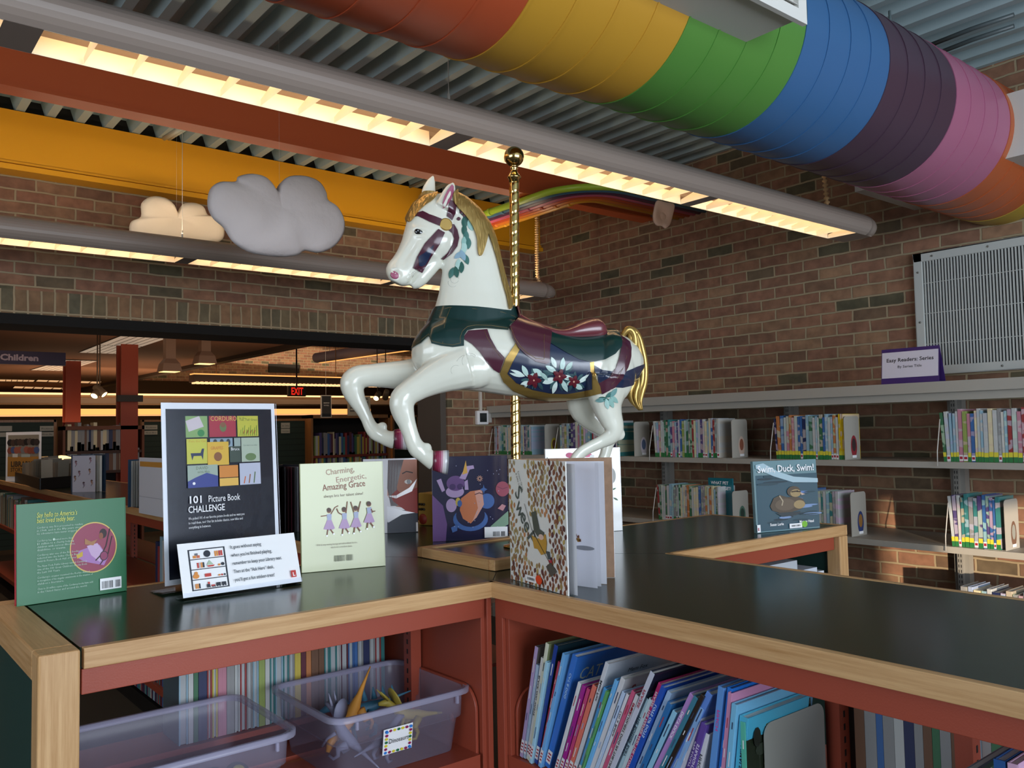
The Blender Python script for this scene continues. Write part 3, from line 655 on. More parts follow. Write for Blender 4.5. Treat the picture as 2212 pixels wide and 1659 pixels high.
# saddle seat
sb = MB()
SS = [(1112, 668, 700, .020), (1128, 683, 716, .040), (1150, 695, 728, .060), (1180, 709, 737, .078), (1200, 712, 740, .086), (1218, 708, 742, .090), (1236, 698, 743, .094), (1258, 690, 743, .094), (1278, 686, 742, .090), (1292, 689, 740, .084), (1300, 702, 736, .070), (1306, 722, 732, .03)]
sb.loft([[hp(x, (t+u)/2)+((hp(x, t)-hp(x, u))/2)*(abs(sin(a))**.7*(1 if sin(a) > 0 else -1)*(1-.35*(cos(a)**2 if x > 1190 and sin(a) > 0 else 0)))+HN*(w_*(abs(cos(a))**.8*(1 if cos(a) > 0 else -1))) for a in [2*pi*k/32 for k in range(32)]] for x, t, u, w_ in SS], BURL)
so_ = raw(sb); md = so_.modifiers.new('s', 'SUBSURF'); md.levels = 2; apply_(so_); so_.name = 'saddle_seat'; so_.data.materials.clear(); so_.data.materials.append(BURL)
for p in so_.data.polygons: p.use_smooth = True
par(so_, horse); so_['label'] = 'reddish burgundy saddle seat with raised cantle'
# bridle
def br(name, px, t, mat, label, base=None, **k): return tack(name, px, t, mat, label=label, base=base, **k)
br('brow_band', [(895, 462), (913, 456), (927, 463), (954, 473), (949, 488), (927, 479), (902, 467), (890, 470)], .004, BUR, 'burgundy brow band')
br('crown_strap', [(978, 434), (986, 443), (984, 461), (977, 476), (965, 467), (968, 452), (972, 432)], .004, BUR, 'burgundy crown strap')
br('throat_strap', [(974, 484), (981, 485), (988, 497), (992, 514), (988, 532), (976, 548), (958, 562), (953, 560), (966, 548), (977, 530), (981, 516), (977, 504), (968, 497)], .004, BUR, 'burgundy throat strap')
ck = br('cheek_strap', [(947, 495), (961, 503), (950, 528), (930, 559), (920, 577), (912, 590), (892, 579), (901, 555), (918, 526)], .0045, BUR, 'burgundy cheek piece')
br('cheek_inset', [(938, 529), (934, 541), (927, 559), (919, 573), (911, 577), (905, 575), (904, 555), (918, 546)], .0062, NAVY, 'navy inset of the cheek piece')
def surf(px, py, side=1):
    h = hit(px, py, None, False)
    if side == 1: return h
    p = flip(h[0]); return BV.ray_cast(p-HN*.2, HN)
def disc(px, py, r, t, mat, name, label=None):
    for sgn in (1, -1):
        b = MB(); h = surf(px, py, sgn)
        if h[0] is None: continue
        b.lathe([(0, .0055), (r*.85, .0055), (r*.97, .0045), (r, .002), (r, -.004)], h[0], mat, 28, h[1]*.5+HN*sgn, False); o = b.build(name, horse)
        if label: o['label'] = label
disc(963, 485, .0195, .004, GOLD, 'bridle_rosette', 'flat gold disc joining the bridle straps')
# eyes and nostrils
for sgn in (1, -1):
    h = surf(906, 501, sgn)
    if h[0]:
        b = MB()
        c = h[0]+HN*(-.0004*sgn)
        A = HF*.0150+Vector((0, 0, .002)); B = Vector((0, 0, .0112))
        b.loft([ell(c+HN*(sgn*.0055*sin(a)), A*cos(a)+A*1e-3, B*cos(a)+B*1e-3, 20) for a in [pi/2*i/6 for i in range(7)]], K('0c0c10', .08, coat=1)); b.build('eye', horse)
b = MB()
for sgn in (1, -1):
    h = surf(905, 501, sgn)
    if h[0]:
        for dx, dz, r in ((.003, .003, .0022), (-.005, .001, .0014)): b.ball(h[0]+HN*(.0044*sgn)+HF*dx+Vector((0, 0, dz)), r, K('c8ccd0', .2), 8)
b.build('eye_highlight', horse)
for sgn in (1, -1):
    h = surf(853, 594, sgn)
    if h[0]: b = MB(); b.loft([ell(h[0]+HN*(sgn*(.004*sin(a)+.0005)), (HF*.013+Vector((0, 0, .004)))*cos(a), (Vector((0, 0, .012))-HF*.003)*cos(a), 18) for a in [pi/2*i/5*.98 for i in range(6)]], PINK); b.build('nostril', horse, label='pink painted nostril')
# mouth opening with teeth
def strip(name, pts, wd, mat, lift, side=(1,), taper=True, label=None, parent=horse, bv=None):
    b = MB()
    for sgn in side:
        P = []
        for i, (x, y) in enumerate(pts):
            h = hit(x, y, bv, False)
            if h[0] is None: continue
            q = h[0]+h[1].normalized()*lift
            if sgn == -1:
                g_ = (bv or BV).ray_cast(flip(h[0])-HN*.2, HN)
                if g_[0] is None: continue
                q = g_[0]-HN*lift
            P.append(q)
        if len(P) > 1:
            n = len(P); b.tube(P, [wd*(max(.25, sin(pi*(i+.5)/n)) if taper else 1) for i in range(n)], mat, 8, flat=.5, side=HN)
    if b.v: o = b.build(name, parent); 
    if b.v and label: o['label'] = label
DM = K('6b6a62', .5)
strip('mouth', [(877, 612), (882, 608), (888, 603), (893, 596), (897, 588), (900, 582)], .004, DM, -.002, (1,))
strip('teeth', [(879, 611), (883, 607), (887, 603), (890, 599)], .0028, K('d8d4c4', .3), .0, (1,))
# ear lining
b = MB()
P = [(957, 452), (956, 438), (960, 425), (967, 411), (976, 399), (980, 403), (980, 416), (975, 431), (966, 444)]
for sgn in (1,):
    V = []
    for x, y in P:
        h = hit(x, y, None, False); V.append((h[0] if h[0] and (h[0]-PB).dot(HN) > .01 else hp(x, y, .046))+HN*.005)
    c = sum(V, Vector())/len(V)-HN*.004; b.add(V+[c], [(i, (i+1) % len(V), len(V)) for i in range(len(V))], PINK)
b.build('ear_lining', horse, weld=False, label='pink inside of the near ear')
# mane: crest shell, hanging lock, forelock with carved grooves
GM = K('9c7d42', .30, .6, name='gold_mane', bump=.0)
mn = bpy.data.materials.new('gold_hair'); mn.use_nodes = True; n_ = mn.node_tree.nodes; L_ = mn.node_tree.links; bs = n_['Principled BSDF']
bs.inputs['Base Color'].default_value = srgb('ab8d52'); bs.inputs['Metallic'].default_value = .6; bs.inputs['Roughness'].default_value = .3
tc_ = n_.new('ShaderNodeTexCoord'); nz_ = n_.new('ShaderNodeTexNoise'); nz_.inputs['Scale'].default_value = 1.; mp_ = n_.new('ShaderNodeMapping'); mp_.inputs['Rotation'].default_value = (0, radians(35), radians(39)); mp_.inputs['Scale'].default_value = (110, 110, 14)
L_.new(tc_.outputs['Object'], mp_.inputs[0]); L_.new(mp_.outputs[0], nz_.inputs['Vector']); bp_ = n_.new('ShaderNodeBump'); bp_.inputs['Strength'].default_value = .6; bp_.inputs['Distance'].default_value = .008
L_.new(nz_.outputs[0], bp_.inputs['Height']); L_.new(bp_.outputs[0], bs.inputs['Normal'])
tack('mane', [(982, 415), (1006, 422), (1036, 448), (1055, 475), (1060, 490), (1055, 505), (1051, 523), (1042, 550), (1034, 551), (1031, 535), (1030, 515), (1021, 490), (1005, 466), (990, 450), (980, 436)], .009, mn, tmin=-.015, smooth_pts=True, label='gold crest of the mane with hanging lock')
tack('back_mane', [(1054, 474), (1066, 500), (1075, 530), (1085, 570), (1096, 612), (1108, 655), (1100, 668), (1094, 640), (1084, 605), (1073, 560), (1062, 525), (1054, 500)], .008, mn, smooth_pts=True, label='thin gold mane down the back of the neck')
tack('forelock', [(938, 414), (945, 419), (935, 432), (918, 444), (905, 456), (893, 472), (883, 480), (874, 470), (874, 445), (890, 425), (915, 414)], .008, mn, smooth_pts=True, label='gold forelock over the brow')
# tail of curved strands
tb = MB(); random.seed(3)
for k in range(13):
    o_ = (k-6)/6
    pts = [(1338, 735), (1347, 722), (1358+o_*3, 711), (1369+o_*8, 722+abs(o_)*2), (1373+o_*13, 750), (1380+o_*13, 785), (1380+o_*13, 820), (1373+o_*14, 848), (1374+o_*10, 868), (1384+o_*4, 886)]
    P = [hp(x, y, .018*sin(k*2.3)+.004*sin(i+k)) for i, (x, y) in enumerate(pts)]
    Q = []; 
    for i in range(len(P)-1):
        p0, p1, p2, p3 = P[max(i-1, 0)], P[i], P[i+1], P[min(i+2, len(P)-1)]
        for t in (0, .25, .5, .75): Q.append(.5*((2*p1)+(p2-p0)*t+(2*p0-5*p1+4*p2-p3)*t*t+(3*p1-p0-3*p2+p3)*t**3))
    Q.append(P[-1]); N_ = len(Q)
    tb.tube(Q, [.0105*min(1, .45+3*i/N_)*min(1, 3.2*(1-i/N_)+.05) for i in range(N_)], K('b09150', .28, .65, name='gold_tail'), 9)
tb.build('tail', horse, label='gold carved tail')
# hooves
def hoof(a0, a1, t, lab):
    h_ = MB(); A = [hp(*p, t) for p in a0]; B_ = [hp(*p, t) for p in a1]
    ca, cb = (A[0]+A[1])/2, (B_[0]+B_[1])/2; n = 8; cols = ['5d1c34', '7c2440', '8a2c4a', 'a04a66', 'c08aa0', 'ded4d6', 'd6d6da', '8c8f94']
    for i in range(n):
        f0, f1 = i/n, (i+1)/n
        r = []
        for f in (f0, f1): c = ca.lerp(cb, f); e = ((A[0]-A[1])/2).lerp((B_[0]-B_[1])/2, f); r.append(ell(c, e, HN*e.length*.85, 24))
        h_.loft(r, K(cols[i], .25, coat=.5), caps=(i in (0, n-1)))
    h_.build('hoof', horse, label=lab)
hoof(((935, 974), (934, 1016)), ((969, 972), (966, 1026)), .062, 'burgundy to white hoof of the near foreleg')
hoof(((851, 928), (852, 970)), ((880, 922), (881, 972)), -.062, 'burgundy to white hoof of the far foreleg')
hoof(((1232, 1028), (1262, 1034)), ((1224, 1052), (1262, 1060)), .062, 'hoof of the near hind leg')
hoof(((1270, 1020), (1298, 1025)), ((1262, 1040), (1298, 1046)), -.062, 'hoof of the far hind leg')
# painted garlands: leaves laid on the carved surface
BB = BVHTree.FromPolygons([v.co for v in blk.data.vertices], [p.vertices for p in blk.data.polygons])
def leafp(b, px, py, L, W, rot, mat, bv, lift=.0012, n=7):
    pts = []
    for i in range(n+1): t = i/n; pts.append((L*(t-.5), -W*(sin(pi*t)**.8)/2))
    for i in range(n-1, 0, -1): t = i/n; pts.append((L*(t-.5), W*(sin(pi*t)**.8)/2))
    V = []
    for x, y in pts:
        X = px+x*cos(rot)-y*sin(rot); Y = py+x*sin(rot)+y*cos(rot); h = hit(X, Y, bv, False)
        if h[0] is None: return
        V.append(h[0]+h[1].normalized()*lift)
    c, cn_ = hit(px, py, bv, False)
    if c is None: return
    V.append(c+cn_.normalized()*(lift+.0006)); k = len(V)-1; b.add(V, [((i+1) % k, i, k) for i in range(k)], mat)
LV = [K(h, .3) for h in ('2c5a50', '8fb8b0', '3f6f68', 'a9cbc4', '6f9a98', '1f4640', '87a6b8')]
gb = MB()
for i, (x, y, r_, m_) in enumerate([(1000, 459, .9, 5), (1007, 470, 1.2, 5), (1003, 482, 1.4, 0), (1016, 487, 1.2, 1), (1003, 497, 1.6, 0), (1007, 510, 1.5, 2), (1003, 522, 1.7, 1), (1012, 526, 1.6, 2), (1003, 534, 1.5, 3), (1000, 543, 2.1, 3), (992, 551, 2.5, 6), (1007, 560, 1.2, 2), (990, 572, 1.7, 3), (997, 578, 1.6, 0), (976, 590, 1.9, 2), (986, 588, 1.4, 0), (1000, 552, 1.2, 6)]):
    leafp(gb, x, y, 26, 12, r_, LV[m_], BV, .0015+.0001*i)
for x, y in ((997, 459), (991, 473), (1003, 465)): leafp(gb, x, y, 9, 8, 0, BUR, BV, .0032)
for i, (x, y, r_, m_) in enumerate([(1305, 862, .3, 0), (1318, 852, 2.6, 2), (1326, 862, .8, 1), (1311, 872, 1.4, 3), (1320, 870, 1.2, 1), (1325, 848, 2.2, 4), (1298, 864, 3.0, 4)]): leafp(gb, x, y, 24, 10, r_, LV[m_], BV, .002+.0001*i)
gb.build('painted_garland', horse, weld=False, label='green leaf garlands on neck and thigh')
fb = MB(); WH = [K(h, .3) for h in ('b8d2cc', 'd2e2dc', '9fbcb4')]; DR = K('5e1c28', .35); sh = [K('2f4a52', .35), K('3d5c60', .35)]
for k, (cx, cy, R_) in enumerate(((1208, 812, 1.), (1156, 820, .8), (1240, 824, .7))):
    for j in range(9): leafp(fb, cx+26*R_*cos(j*.7+k), cy+20*R_*sin(j*.7+k), 26*R_, 10*R_, j*.7+k, sh[j % 2], BB, .001+.00005*j)
FLW = [(1215, 787, 30, 11, -1.45, 0), (1196, 783, 26, 10, -2.0, 1), (1229, 791, 24, 10, -.9, 2), (1190, 797, 28, 11, -2.6, 0), (1186, 822, 30, 13, 2.8, 1), (1225, 815, 26, 11, .25, 1), (1219, 832, 30, 11, 1.1, 0), (1198, 836, 28, 10, 1.9, 1), (1231, 817, 18, 8, .1, 2),
       (1115, 806, 40, 13, .3, 1), (1134, 801, 28, 11, 1.1, 0), (1132, 830, 26, 13, 2.5, 1), (1162, 804, 28, 13, .6, 0), (1147, 812, 18, 8, -.8, 2), (1260, 818, 30, 9, -.6, 1), (1249, 834, 20, 11, .5, 0), (1230, 826, 18, 8, 2.6, 2), (1175, 812, 24, 9, .8, 2)]
for i, (x, y, l, w2, r_, m_) in enumerate(FLW): leafp(fb, x, y, l, w2, r_, WH[m_], BB, .0022+.0001*i)
for cx, cy, R_ in ((1208, 812, 1.), (1153, 820, 1.05), (1239, 823, .85)):
    for j in range(5): a = j*2*pi/5-1.2; leafp(fb, cx+8*R_*cos(a), cy+8*R_*sin(a), 17*R_, 10*R_, a, DR, BB, .0045)
    leafp(fb, cx, cy, 4, 4, 0, K('d8a890', .4), BB, .0056)
fb.build('painted_flowers', horse, weld=False, label='white flowers with burgundy petals on the navy blanket')
# gold piping lines
FB = BVHTree.FromPolygons([v.co for v in fl.data.vertices], [p.vertices for p in fl.data.polygons])
strip('piping', [(1113, 683), (1106, 700), (1104, 708), (1112, 730), (1124, 748), (1138, 762), (1157, 774), (1175, 776), (1176, 760), (1175, 735), (1176, 722)], .0011, LINE, .0005, taper=False, bv=FB)
cb_ = BVHTree.FromPolygons([v.co+v.normal*.0055 for v in body.data.vertices], [p.vertices for p in body.data.polygons])
strip('piping', [(948, 671), (972, 664), (1026, 667), (1085, 674), (1108, 682), (1117, 687)], .0010, LINE, .0003, taper=False, bv=cb_)
strip('piping', [(900, 741), (913, 732), (926, 721), (934, 737), (955, 742), (978, 745), (995, 741), (994, 728), (999, 715), (1010, 705), (1030, 702), (1060, 703), (1096, 708)], .0010, LINE, .0003, taper=False, bv=cb_)
strip('piping', [(973, 665), (965, 685), (960, 705), (956, 742)], .0010, LINE, .0003, taper=False, bv=cb_)
strip('piping', [(1046, 713), (1052, 728), (1065, 750), (1084, 775)], .0010, LINE, -.0006, taper=False, bv=cb_)
strip('piping', [(1348, 735), (1354, 752), (1353, 772), (1346, 795), (1335, 815), (1320, 832)], .0010, LINE, .001, taper=False, bv=cb_)
# hand-painted pen marks on the shoulder and under the garland
DB = K('55585c', .5)
def circ(cx, cy, r, a0, a1): return [(cx+r*cos(a0+(a1-a0)*i/9), cy+r*sin(a0+(a1-a0)*i/9)) for i in range(10)]
for c in (circ(982, 603, 9, .3, 6.2), circ(978, 610, 10, .8, 3.4), circ(985, 800, 11, 2.4, 5.2), circ(1015, 780, 17, 2.6, 5.6), circ(1010, 792, 26, 3.6, 5.4)): strip('pen_mark', c, .00035, DB, .0002, taper=False)
# brass pole with spiral flutes, ball and collar
pt = thing('dummy', 'x', 'x', PB); bpy.data.objects.remove(pt)
top = onp(1121, 388, PB, HN); TP = Vector((PB.x+(top.x-PB.x)*.5, PB.y+(top.y-PB.y)*.5, top.z)); ax = (TP-PB); Lp = ax.length; ax.normalize()
a_ = ax.orthogonal().normalized(); c_ = ax.cross(a_); pb = MB(); rings = []
NR = 300
for i in range(NR+1):
    h_ = Lp*i/NR; ring = []
    for k in range(24):
        th = 2*pi*k/24; ph_ = 1*th-h_*2*pi/.0325*1; g_ = .5+.5*cos(ph_); r = .0152-.0016*(g_**14)
        ring.append(PB+ax*h_+(a_*cos(th)+c_*sin(th))*r)
    rings.append(ring)
pb.loft(rings, BRASS); po = pb.build('pole', horse, label='twisted brass pole')
fb_ = MB(); fb_.lathe([(.0155, -.01), (.0165, 0), (.021, .004), (.0215, .008), (.018, .012), (.014, .018), (.0095, .026), (.009, .03), (.0125, .034), (.012, .038), (.010, .042)]+[(.0315*sin(a), .072-.0315*cos(a)) for a in [.35+(pi-.36)*i/18 for i in range(19)]], PB+ax*Lp, BRASS, 36, ax)
fo = fb_.build('finial', po, label='brass ball on top of the pole'); fo.matrix_parent_inverse = Matrix.Identity(4)
b = MB(); b.lathe([(.04, 0), (.04, .006), (.022, .010), (.017, .02)], PB+ax*0, BRASS, 28, ax); b.build('pole_flange', horse)
# ================================================================== THINGS STANDING ON THE COUNTER
Z3 = Vector((0, 0, 1))
PAGE = K('e6e4de', .6, name='page_white'); INK = K('1a1c22', .5); WHT = K('f2f2f4', .4, coat=.4)
HC = H+.0008
def standing(name, label, BL, BR, TLp, mat, th=.012, lean=0., cat='book', z=HC, pages=True, coat_gap=0., spine=None, group=None, back=None):
    """hardcover standing on its lower edge; BL/BR pixels of the front lower corners, TLp top-left pixel"""
    P = onz(*BL, z); Q = onz(*BR, z); U = (Q-P).normalized(); W = (Q-P).length; N = U.cross(Z3)
    V = (Z3-N*lean).normalized()
    T = onp(TLp[0], TLp[1], P, U.cross(V)); h = (T-P).dot(V)
    N = U.cross(V)
    t = thing(name, label, cat, P, group)
    if pages:
        b = MB(); b.obox(P, U*W, V*h, -N*.0022, mat); b.build('front_board', t, bevel=.0007)
        b = MB(); b.obox(P-N*(th-.0022), U*W, V*h, -N*.0022, back or mat); b.build('back_board', t, bevel=.0007)
        b = MB(); b.obox(P-N*.0022+U*.004+V*.003, U*(W-.008), V*(h-.006), -N*(th-.0044), PAGE); b.build('page_block', t)
        sp_ = MB(); s0 = P if (spine == 'l') else P+U*(W-.002); sp_.obox(s0, U*.002, V*h, -N*th, mat); sp_.build('spine', t)
    a = Art(P, U, V, W, h); a.t = t; a.T_ = th; return a
def bars(a, u0, v0, u1, v1, n=26, seed=1, mat=None):
    r_ = random.Random(seed); u = u0
    while u < u1:
        w_ = r_.choice((1, 1, 2, 3))*(u1-u0)/70; a.rect(u, v0, min(u+w_, u1), v1, mat or INK); a.k -= 1; u += w_+r_.choice((1, 1, 2))*(u1-u0)/70
    a.k += 1
# ---- green book at the far left
G0 = K('1f6a42', .4, coat=.06, name='green_glossy_cover')
P_ = onz(36, 1311, HC); Q_ = onz(274, 1276, HC)
a = standing('picture_book', 'green picture book with a red round picture, standing at the left end of the counter', (36, 1311), (274, 1276), (38, 1090), G0, th=.016, lean=.05, back=K('b8323c', .2, coat=.6))
YL = K('d8d860', .4); LG = K('b8d2c0', .4)
a.ell(.685, .50, .222, .262, K('d2b45c', .4), 48); a.ell(.685, .50, .212, .25, K('8e2c4c', .4), 48)
a.poly([(.52, .42), (.60, .36), (.78, .30), (.82, .38), (.74, .52), (.62, .50), (.55, .48)], K('a878b4', .5)); a.poly([(.62, .52), (.72, .54), (.80, .40), (.74, .34), (.66, .42)], K('c8a8cc', .5))
a.ell(.775, .635, .035, .05, K('2a1a20', .5)); a.ell(.755, .61, .02, .035, K('8a5038', .5)); a.line([(.84, .68), (.80, .50), (.76, .42), (.70, .36)], .003, K('301820', .5)); a.line([(.86, .60), (.82, .42), (.74, .31)], .0025, K('301820', .5)); a.ell(.78, .40, .04, .05, K('30182a', .5)); a.ell(.78, .40, .033, .042, K('8e3c60', .5))
a.poly([(.52, .44), (.58, .47), (.58, .42), (.53, .40)], K('c8a838', .5)); a.poly([(.60, .60), (.66, .56), (.72, .58), (.68, .52), (.60, .54)], K('a87850', .5))
a.text('Say hello to America\u2019s', .17, .855, .0165, YL, slant=.2, width=.088); a.text('best loved teddy bear.', .17, .80, .0165, YL, slant=.2, width=.083)
TX = ['Corduroy was first presented to readers', 'in 1968, and in the fifty years since,', 'his adventures have never stopped.', None, '', 'Corduroy has donated more than', '$1 million to a charity helping', 'children with serious illnesses,', 'disabilities, or trauma.', '', 'Corduroy was one of the first books', 'inducted into the Indies Choice Book', 'Awards Picture Book Hall of Fame.', '', 'The New York Public Library named Corduroy', 'one of the 100 Great Children\u2019s Books from', 'the Last 100 Years.', '', 'Corduroy\u2019s creator received the Kerlan Award', 'in recognition of his singular attainments in the creation of', 'children\u2019s literature.', '', 'Close to 20 million copies of the Corduroy books have sold', 'in the United States and around the world.']
v = .745
for ln in TX:
    if ln is None: a.ell(.32, v-.03, .011, .012, LG)
    elif ln: a.text(ln, .17, v, .0062, LG, res=1, width=min(.0026*len(ln), .122))
    v -= .0305 if ln else .02
a.rect(.735, .045, .94, .165, WHT); bars(a, .75, .06, .86, .135, seed=3); bars(a, .88, .06, .93, .135, seed=5)
a.build('cover_print', a.t)
b = MB(); b.obox(a.P(1.0, .02)-a.N*.012, a.U*.0006, a.V*.06, a.N*.010, K('e0d040', .4)); b.build('spine_sticker', a.t, label='yellow sticker on the spine edge')
# ---- acrylic sign holder with the tall poster
sp0 = onz(355, 1278, HC); sp1 = onz(607, 1240, HC); U = (sp1-sp0).normalized(); W = (sp1-sp0).length; N = U.cross(Z3); V = (Z3-N*.06).normalized(); N = U.cross(V)
Tp = onp(351, 868, sp0, N); hh = (Tp-sp0).dot(V)
ACR = bpy.data.materials.new('clear_acrylic'); ACR.use_nodes = True; bs = ACR.node_tree.nodes['Principled BSDF']; bs.inputs['Base Color'].default_value = (.95, .97, 1, 1); bs.inputs['Roughness'].default_value = .03; 
_n = ACR.node_tree.nodes; _L = ACR.node_tree.links; _t = _n.new('ShaderNodeBsdfTransparent'); _t.inputs[0].default_value = (.97, .98, 1, 1); _g = _n.new('ShaderNodeBsdfGlossy'); _g.inputs['Roughness'].default_value = .03; _f = _n.new('ShaderNodeFresnel'); _f.inputs[0].default_value = 1.22; _m = _n.new('ShaderNodeMixShader')
_L.new(_f.outputs[0], _m.inputs[0]); _L.new(_t.outputs[0], _m.inputs[1]); _L.new(_g.outputs[0], _m.inputs[2]); _L.new(_m.outputs[0], _n['Material Output'].inputs[0])

sg = thing('sign_holder', 'tall clear acrylic sign holder with a 101 picture book challenge poster', 'sign', sp0)
pm = MB(); pm.obox(sp0+U*.002+V*.012, U*(W-.004), V*(hh-.014), -N*.0012, WHT); pm.build('poster', sg)
am = MB(); am.obox(sp0+N*.0032+V*.008, U*W, V*(hh-.008), N*.0022, ACR); am.build('front_sheet', sg)
am = MB(); am.obox(sp0-U*.024-N*.03, U*(W+.03), Z3*.003, N*.075, ACR); am.build('foot', sg, bevel=.001)
a = Art(sp0+U*.002+V*.012, U, V, W-.004, hh-.014)
BG = K('161a26', .25, coat=.5, name='poster_dark'); a.rect(.035, .03, .965, .965, BG)
g0, g1, gt, gb_ = .195, .835, .925, .52
def gx(u): return g0+(g1-g0)*u
def gy(v): return gb_+(gt-gb_)*v
a.rect(gx(0), gy(.70), gx(.29), gy(1), K('8fae6a', .4)); a.poly([(gx(.0), gy(.93)), (gx(.18), gy(1.)), (gx(.24), gy(.85)), (gx(.04), gy(.78))], K('d8c8c8', .4)); a.ell(gx(.2), gy(.76), .03, .02, K('3f8a4a', .4))
a.rect(gx(.31), gy(.70), gx(.68), gy(1), K('b03040', .4)); a.text('CORDUROY', gx(.33), gy(.93), .018, K('e0c060', .4), width=.083); a.ell(gx(.5), gy(.84), .03, .028, K('6c7c48', .4)); a.ell(gx(.5), gy(.87), .022, .014, K('8a5c3c', .4))
a.rect(gx(.70), gy(.70), gx(1), gy(1), K('c8c040', .4)); a.text('In the', gx(.73), gy(.955), .008, K('4c5a28', .4), res=1); a.text('Tall, Tall Grass', gx(.73), gy(.93), .008, K('4c5a28', .4), res=1, width=.052)
for i in range(9): a.line([(gx(.73+.03*i), gy(.71)), (gx(.75+.028*i), gy(.80+.03*(i % 3)))], .0014, K('6a8c30', .4)); 
for i in range(4): a.line([(gx(.78+.05*i), gy(.74)), (gx(.80+.05*i), gy(.79))], .0018, K('a04828', .4))
a.rect(gx(0), gy(.33), gx(.27), gy(.68), K('c8c44c', .4)); a.poly([(gx(.05), gy(.48)), (gx(.18), gy(.48)), (gx(.2), gy(.54)), (gx(.23), gy(.54)), (gx(.22), gy(.48)), (gx(.21), gy(.38)), (gx(.19), gy(.44)), (gx(.09), gy(.44)), (gx(.07), gy(.38))], K('203054', .4)); a.text('Pete the Cat', gx(.03), gy(.63), .009, K('c89838', .4), width=.045, res=1)
a.rect(gx(.31), gy(.55), gx(.62), gy(.68), K('8ca0ae', .4))
for i in range(3): a.ell(gx(.38+.09*i), gy(.62), .018, .02, K('30343c', .4))
a.rect(gx(.64), gy(.33), gx(.73), gy(.68), K('9aa8a0', .4)); a.rect(gx(.74), gy(.33), gx(1), gy(.68), K('aeb8a4', .4)); a.text('If you want to see a whale', gx(.77), gy(.56), .006, K('5a6a60', .4), width=.04, res=1); a.ell(gx(.87), gy(.40), .05, .022, K('688050', .4))
a.rect(gx(.27), gy(.30), gx(.56), gy(.63), K('d8b03c', .4)); a.text('GIRAFFES', gx(.31), gy(.52), .012, K('c06828', .4), width=.035, res=1); a.ell(gx(.41), gy(.42), .035, .026, K('8c5830', .4))
a.rect(gx(.57), gy(.33), gx(.73), gy(.56), K('3e4c40', .4)); a.text('Bruce', gx(.59), gy(.50), .012, WHT, width=.024, res=1)
a.rect(gx(0), gy(0), gx(.40), gy(.31), K('98a89c', .4)); a.text('DAVID', gx(.11), gy(.25), .011, K('5a7050', .4), width=.033, res=1); a.text('and the Whale', gx(.13), gy(.20), .009, K('5a7050', .4), width=.033, res=1); a.poly([(gx(0), gy(0)), (gx(.4), gy(0)), (gx(.4), gy(.15)), (gx(.25), gy(.20)), (gx(.1), gy(.14)), (gx(0), gy(.09))], K('2c3a86', .4)); a.ell(gx(.08), gy(.06), .012, .008, WHT)
a.rect(gx(.42), gy(.12), gx(.68), gy(.29), K('cc8030', .4)); a.rect(gx(.42), gy(.0), gx(.68), gy(.11), K('dcb050', .4)); a.rect(gx(.70), gy(0), gx(1), gy(.31), K('b4b8cc', .4))
for i, h_ in enumerate(('c06030', '8c5030', '506838')): a.line([(gx(.76+.07*i), gy(.02)), (gx(.78+.07*i), gy(.12+.03*i))], .003, K(h_, .4))
a.text('101', .19, .435, .026, WHT, width=.036, bold=.02); a.text('Picture Book', .36, .435, .0245, WHT, width=.088); a.text('CHALLENGE', .19, .383, .024, WHT, width=.098, bold=.01)
for i, ln in enumerate(('We picked 101 of our favorite picture books and we want you', 'to read them, too! Our list includes classics, new titles and', 'everything in between.')): a.text(ln, .19, .345-.0245*i, .0095, WHT, res=1, width=(.152, .147, .059)[i])
a.build('poster_print', sg)
# ---- sticker-treat card leaning in a small stand
c0 = onz(396, 1300, HC); c1 = onz(652, 1263, HC)
cd_ = thing('table_card', 'white sticker-treat card with a drawing of toy shelves, in front of the tall sign', 'sign', c0)
U = (c1-c0).normalized(); W = (c1-c0).length; N = U.cross(Z3); V = (Z3-N*.36).normalized(); N = U.cross(V); Tp = onp(376, 1184, c0, N); hh = (Tp-c0).dot(V)
O = c0+Z3*.008; b = MB(); b.obox(O, U*W, V*hh, -N*.001, WHT); b.build('card', cd_)
b = MB(); b.obox(O-N*.002, U*W, V*.09, -N*.0022, ACR); b.obox(c0-N*.004-Z3*.0002, U*W, Vector((-N.x, -N.y, 0))*.05, Z3*.002, ACR); b.obox(O+N*.002-V*.002, U*W, V*.012, N*.0015, ACR); b.build('clear_stand', cd_)
a = Art(O, U, V, W, hh); NB = K('202634', .5); OG = K('d88a3c', .5); RD_ = K('c03a34', .5)
x0, x1, y0, y1 = .075, .375, .10, .87
for (u0, v0, u1, v1) in ((x0, y0, x0+.012, y1), (x1-.012, y0, x1, y1), (x0, y1-.02, x1, y1), (x0, y0, x1, y0+.02), (x0, .29, x1, .305), (x0, .48, x1, .495), (x0, .67, x1, .685)): a.rect(u0, v0, u1, v1, NB)
a.ell(.225, .765, .028, .065, NB); a.rect(.11, .70, .135, .75, OG); a.rect(.14, .70, .165, .75, K('c86a4a', .5)); a.rect(.125, .75, .15, .79, K('6a707c', .5))
for i in range(4): a.rect(.285+.017*i, .70, .298+.017*i, .80, (OG, OG, RD_, RD_)[i]); a.rect(.135+.015*i, .51, .147+.015*i, .61, (RD_, K('c8b8b8', .5), OG, NB)[i])
a.poly([(.21, .55), (.235, .64), (.265, .55)], K('a8c0a8', .5)); a.poly([(.21, .54), (.275, .54), (.262, .51), (.222, .51)], RD_); a.ell(.34, .54, .014, .03, NB); a.ell(.31, .53, .01, .02, OG)
a.ell(.115, .36, .025, .045, OG); a.ell(.118, .415, .014, .03, OG); a.rect(.185, .33, .235, .39, RD_)
for i, m_ in enumerate((OG, RD_, NB)): a.ell(.30+.022*i, .335, .008, .018, m_)
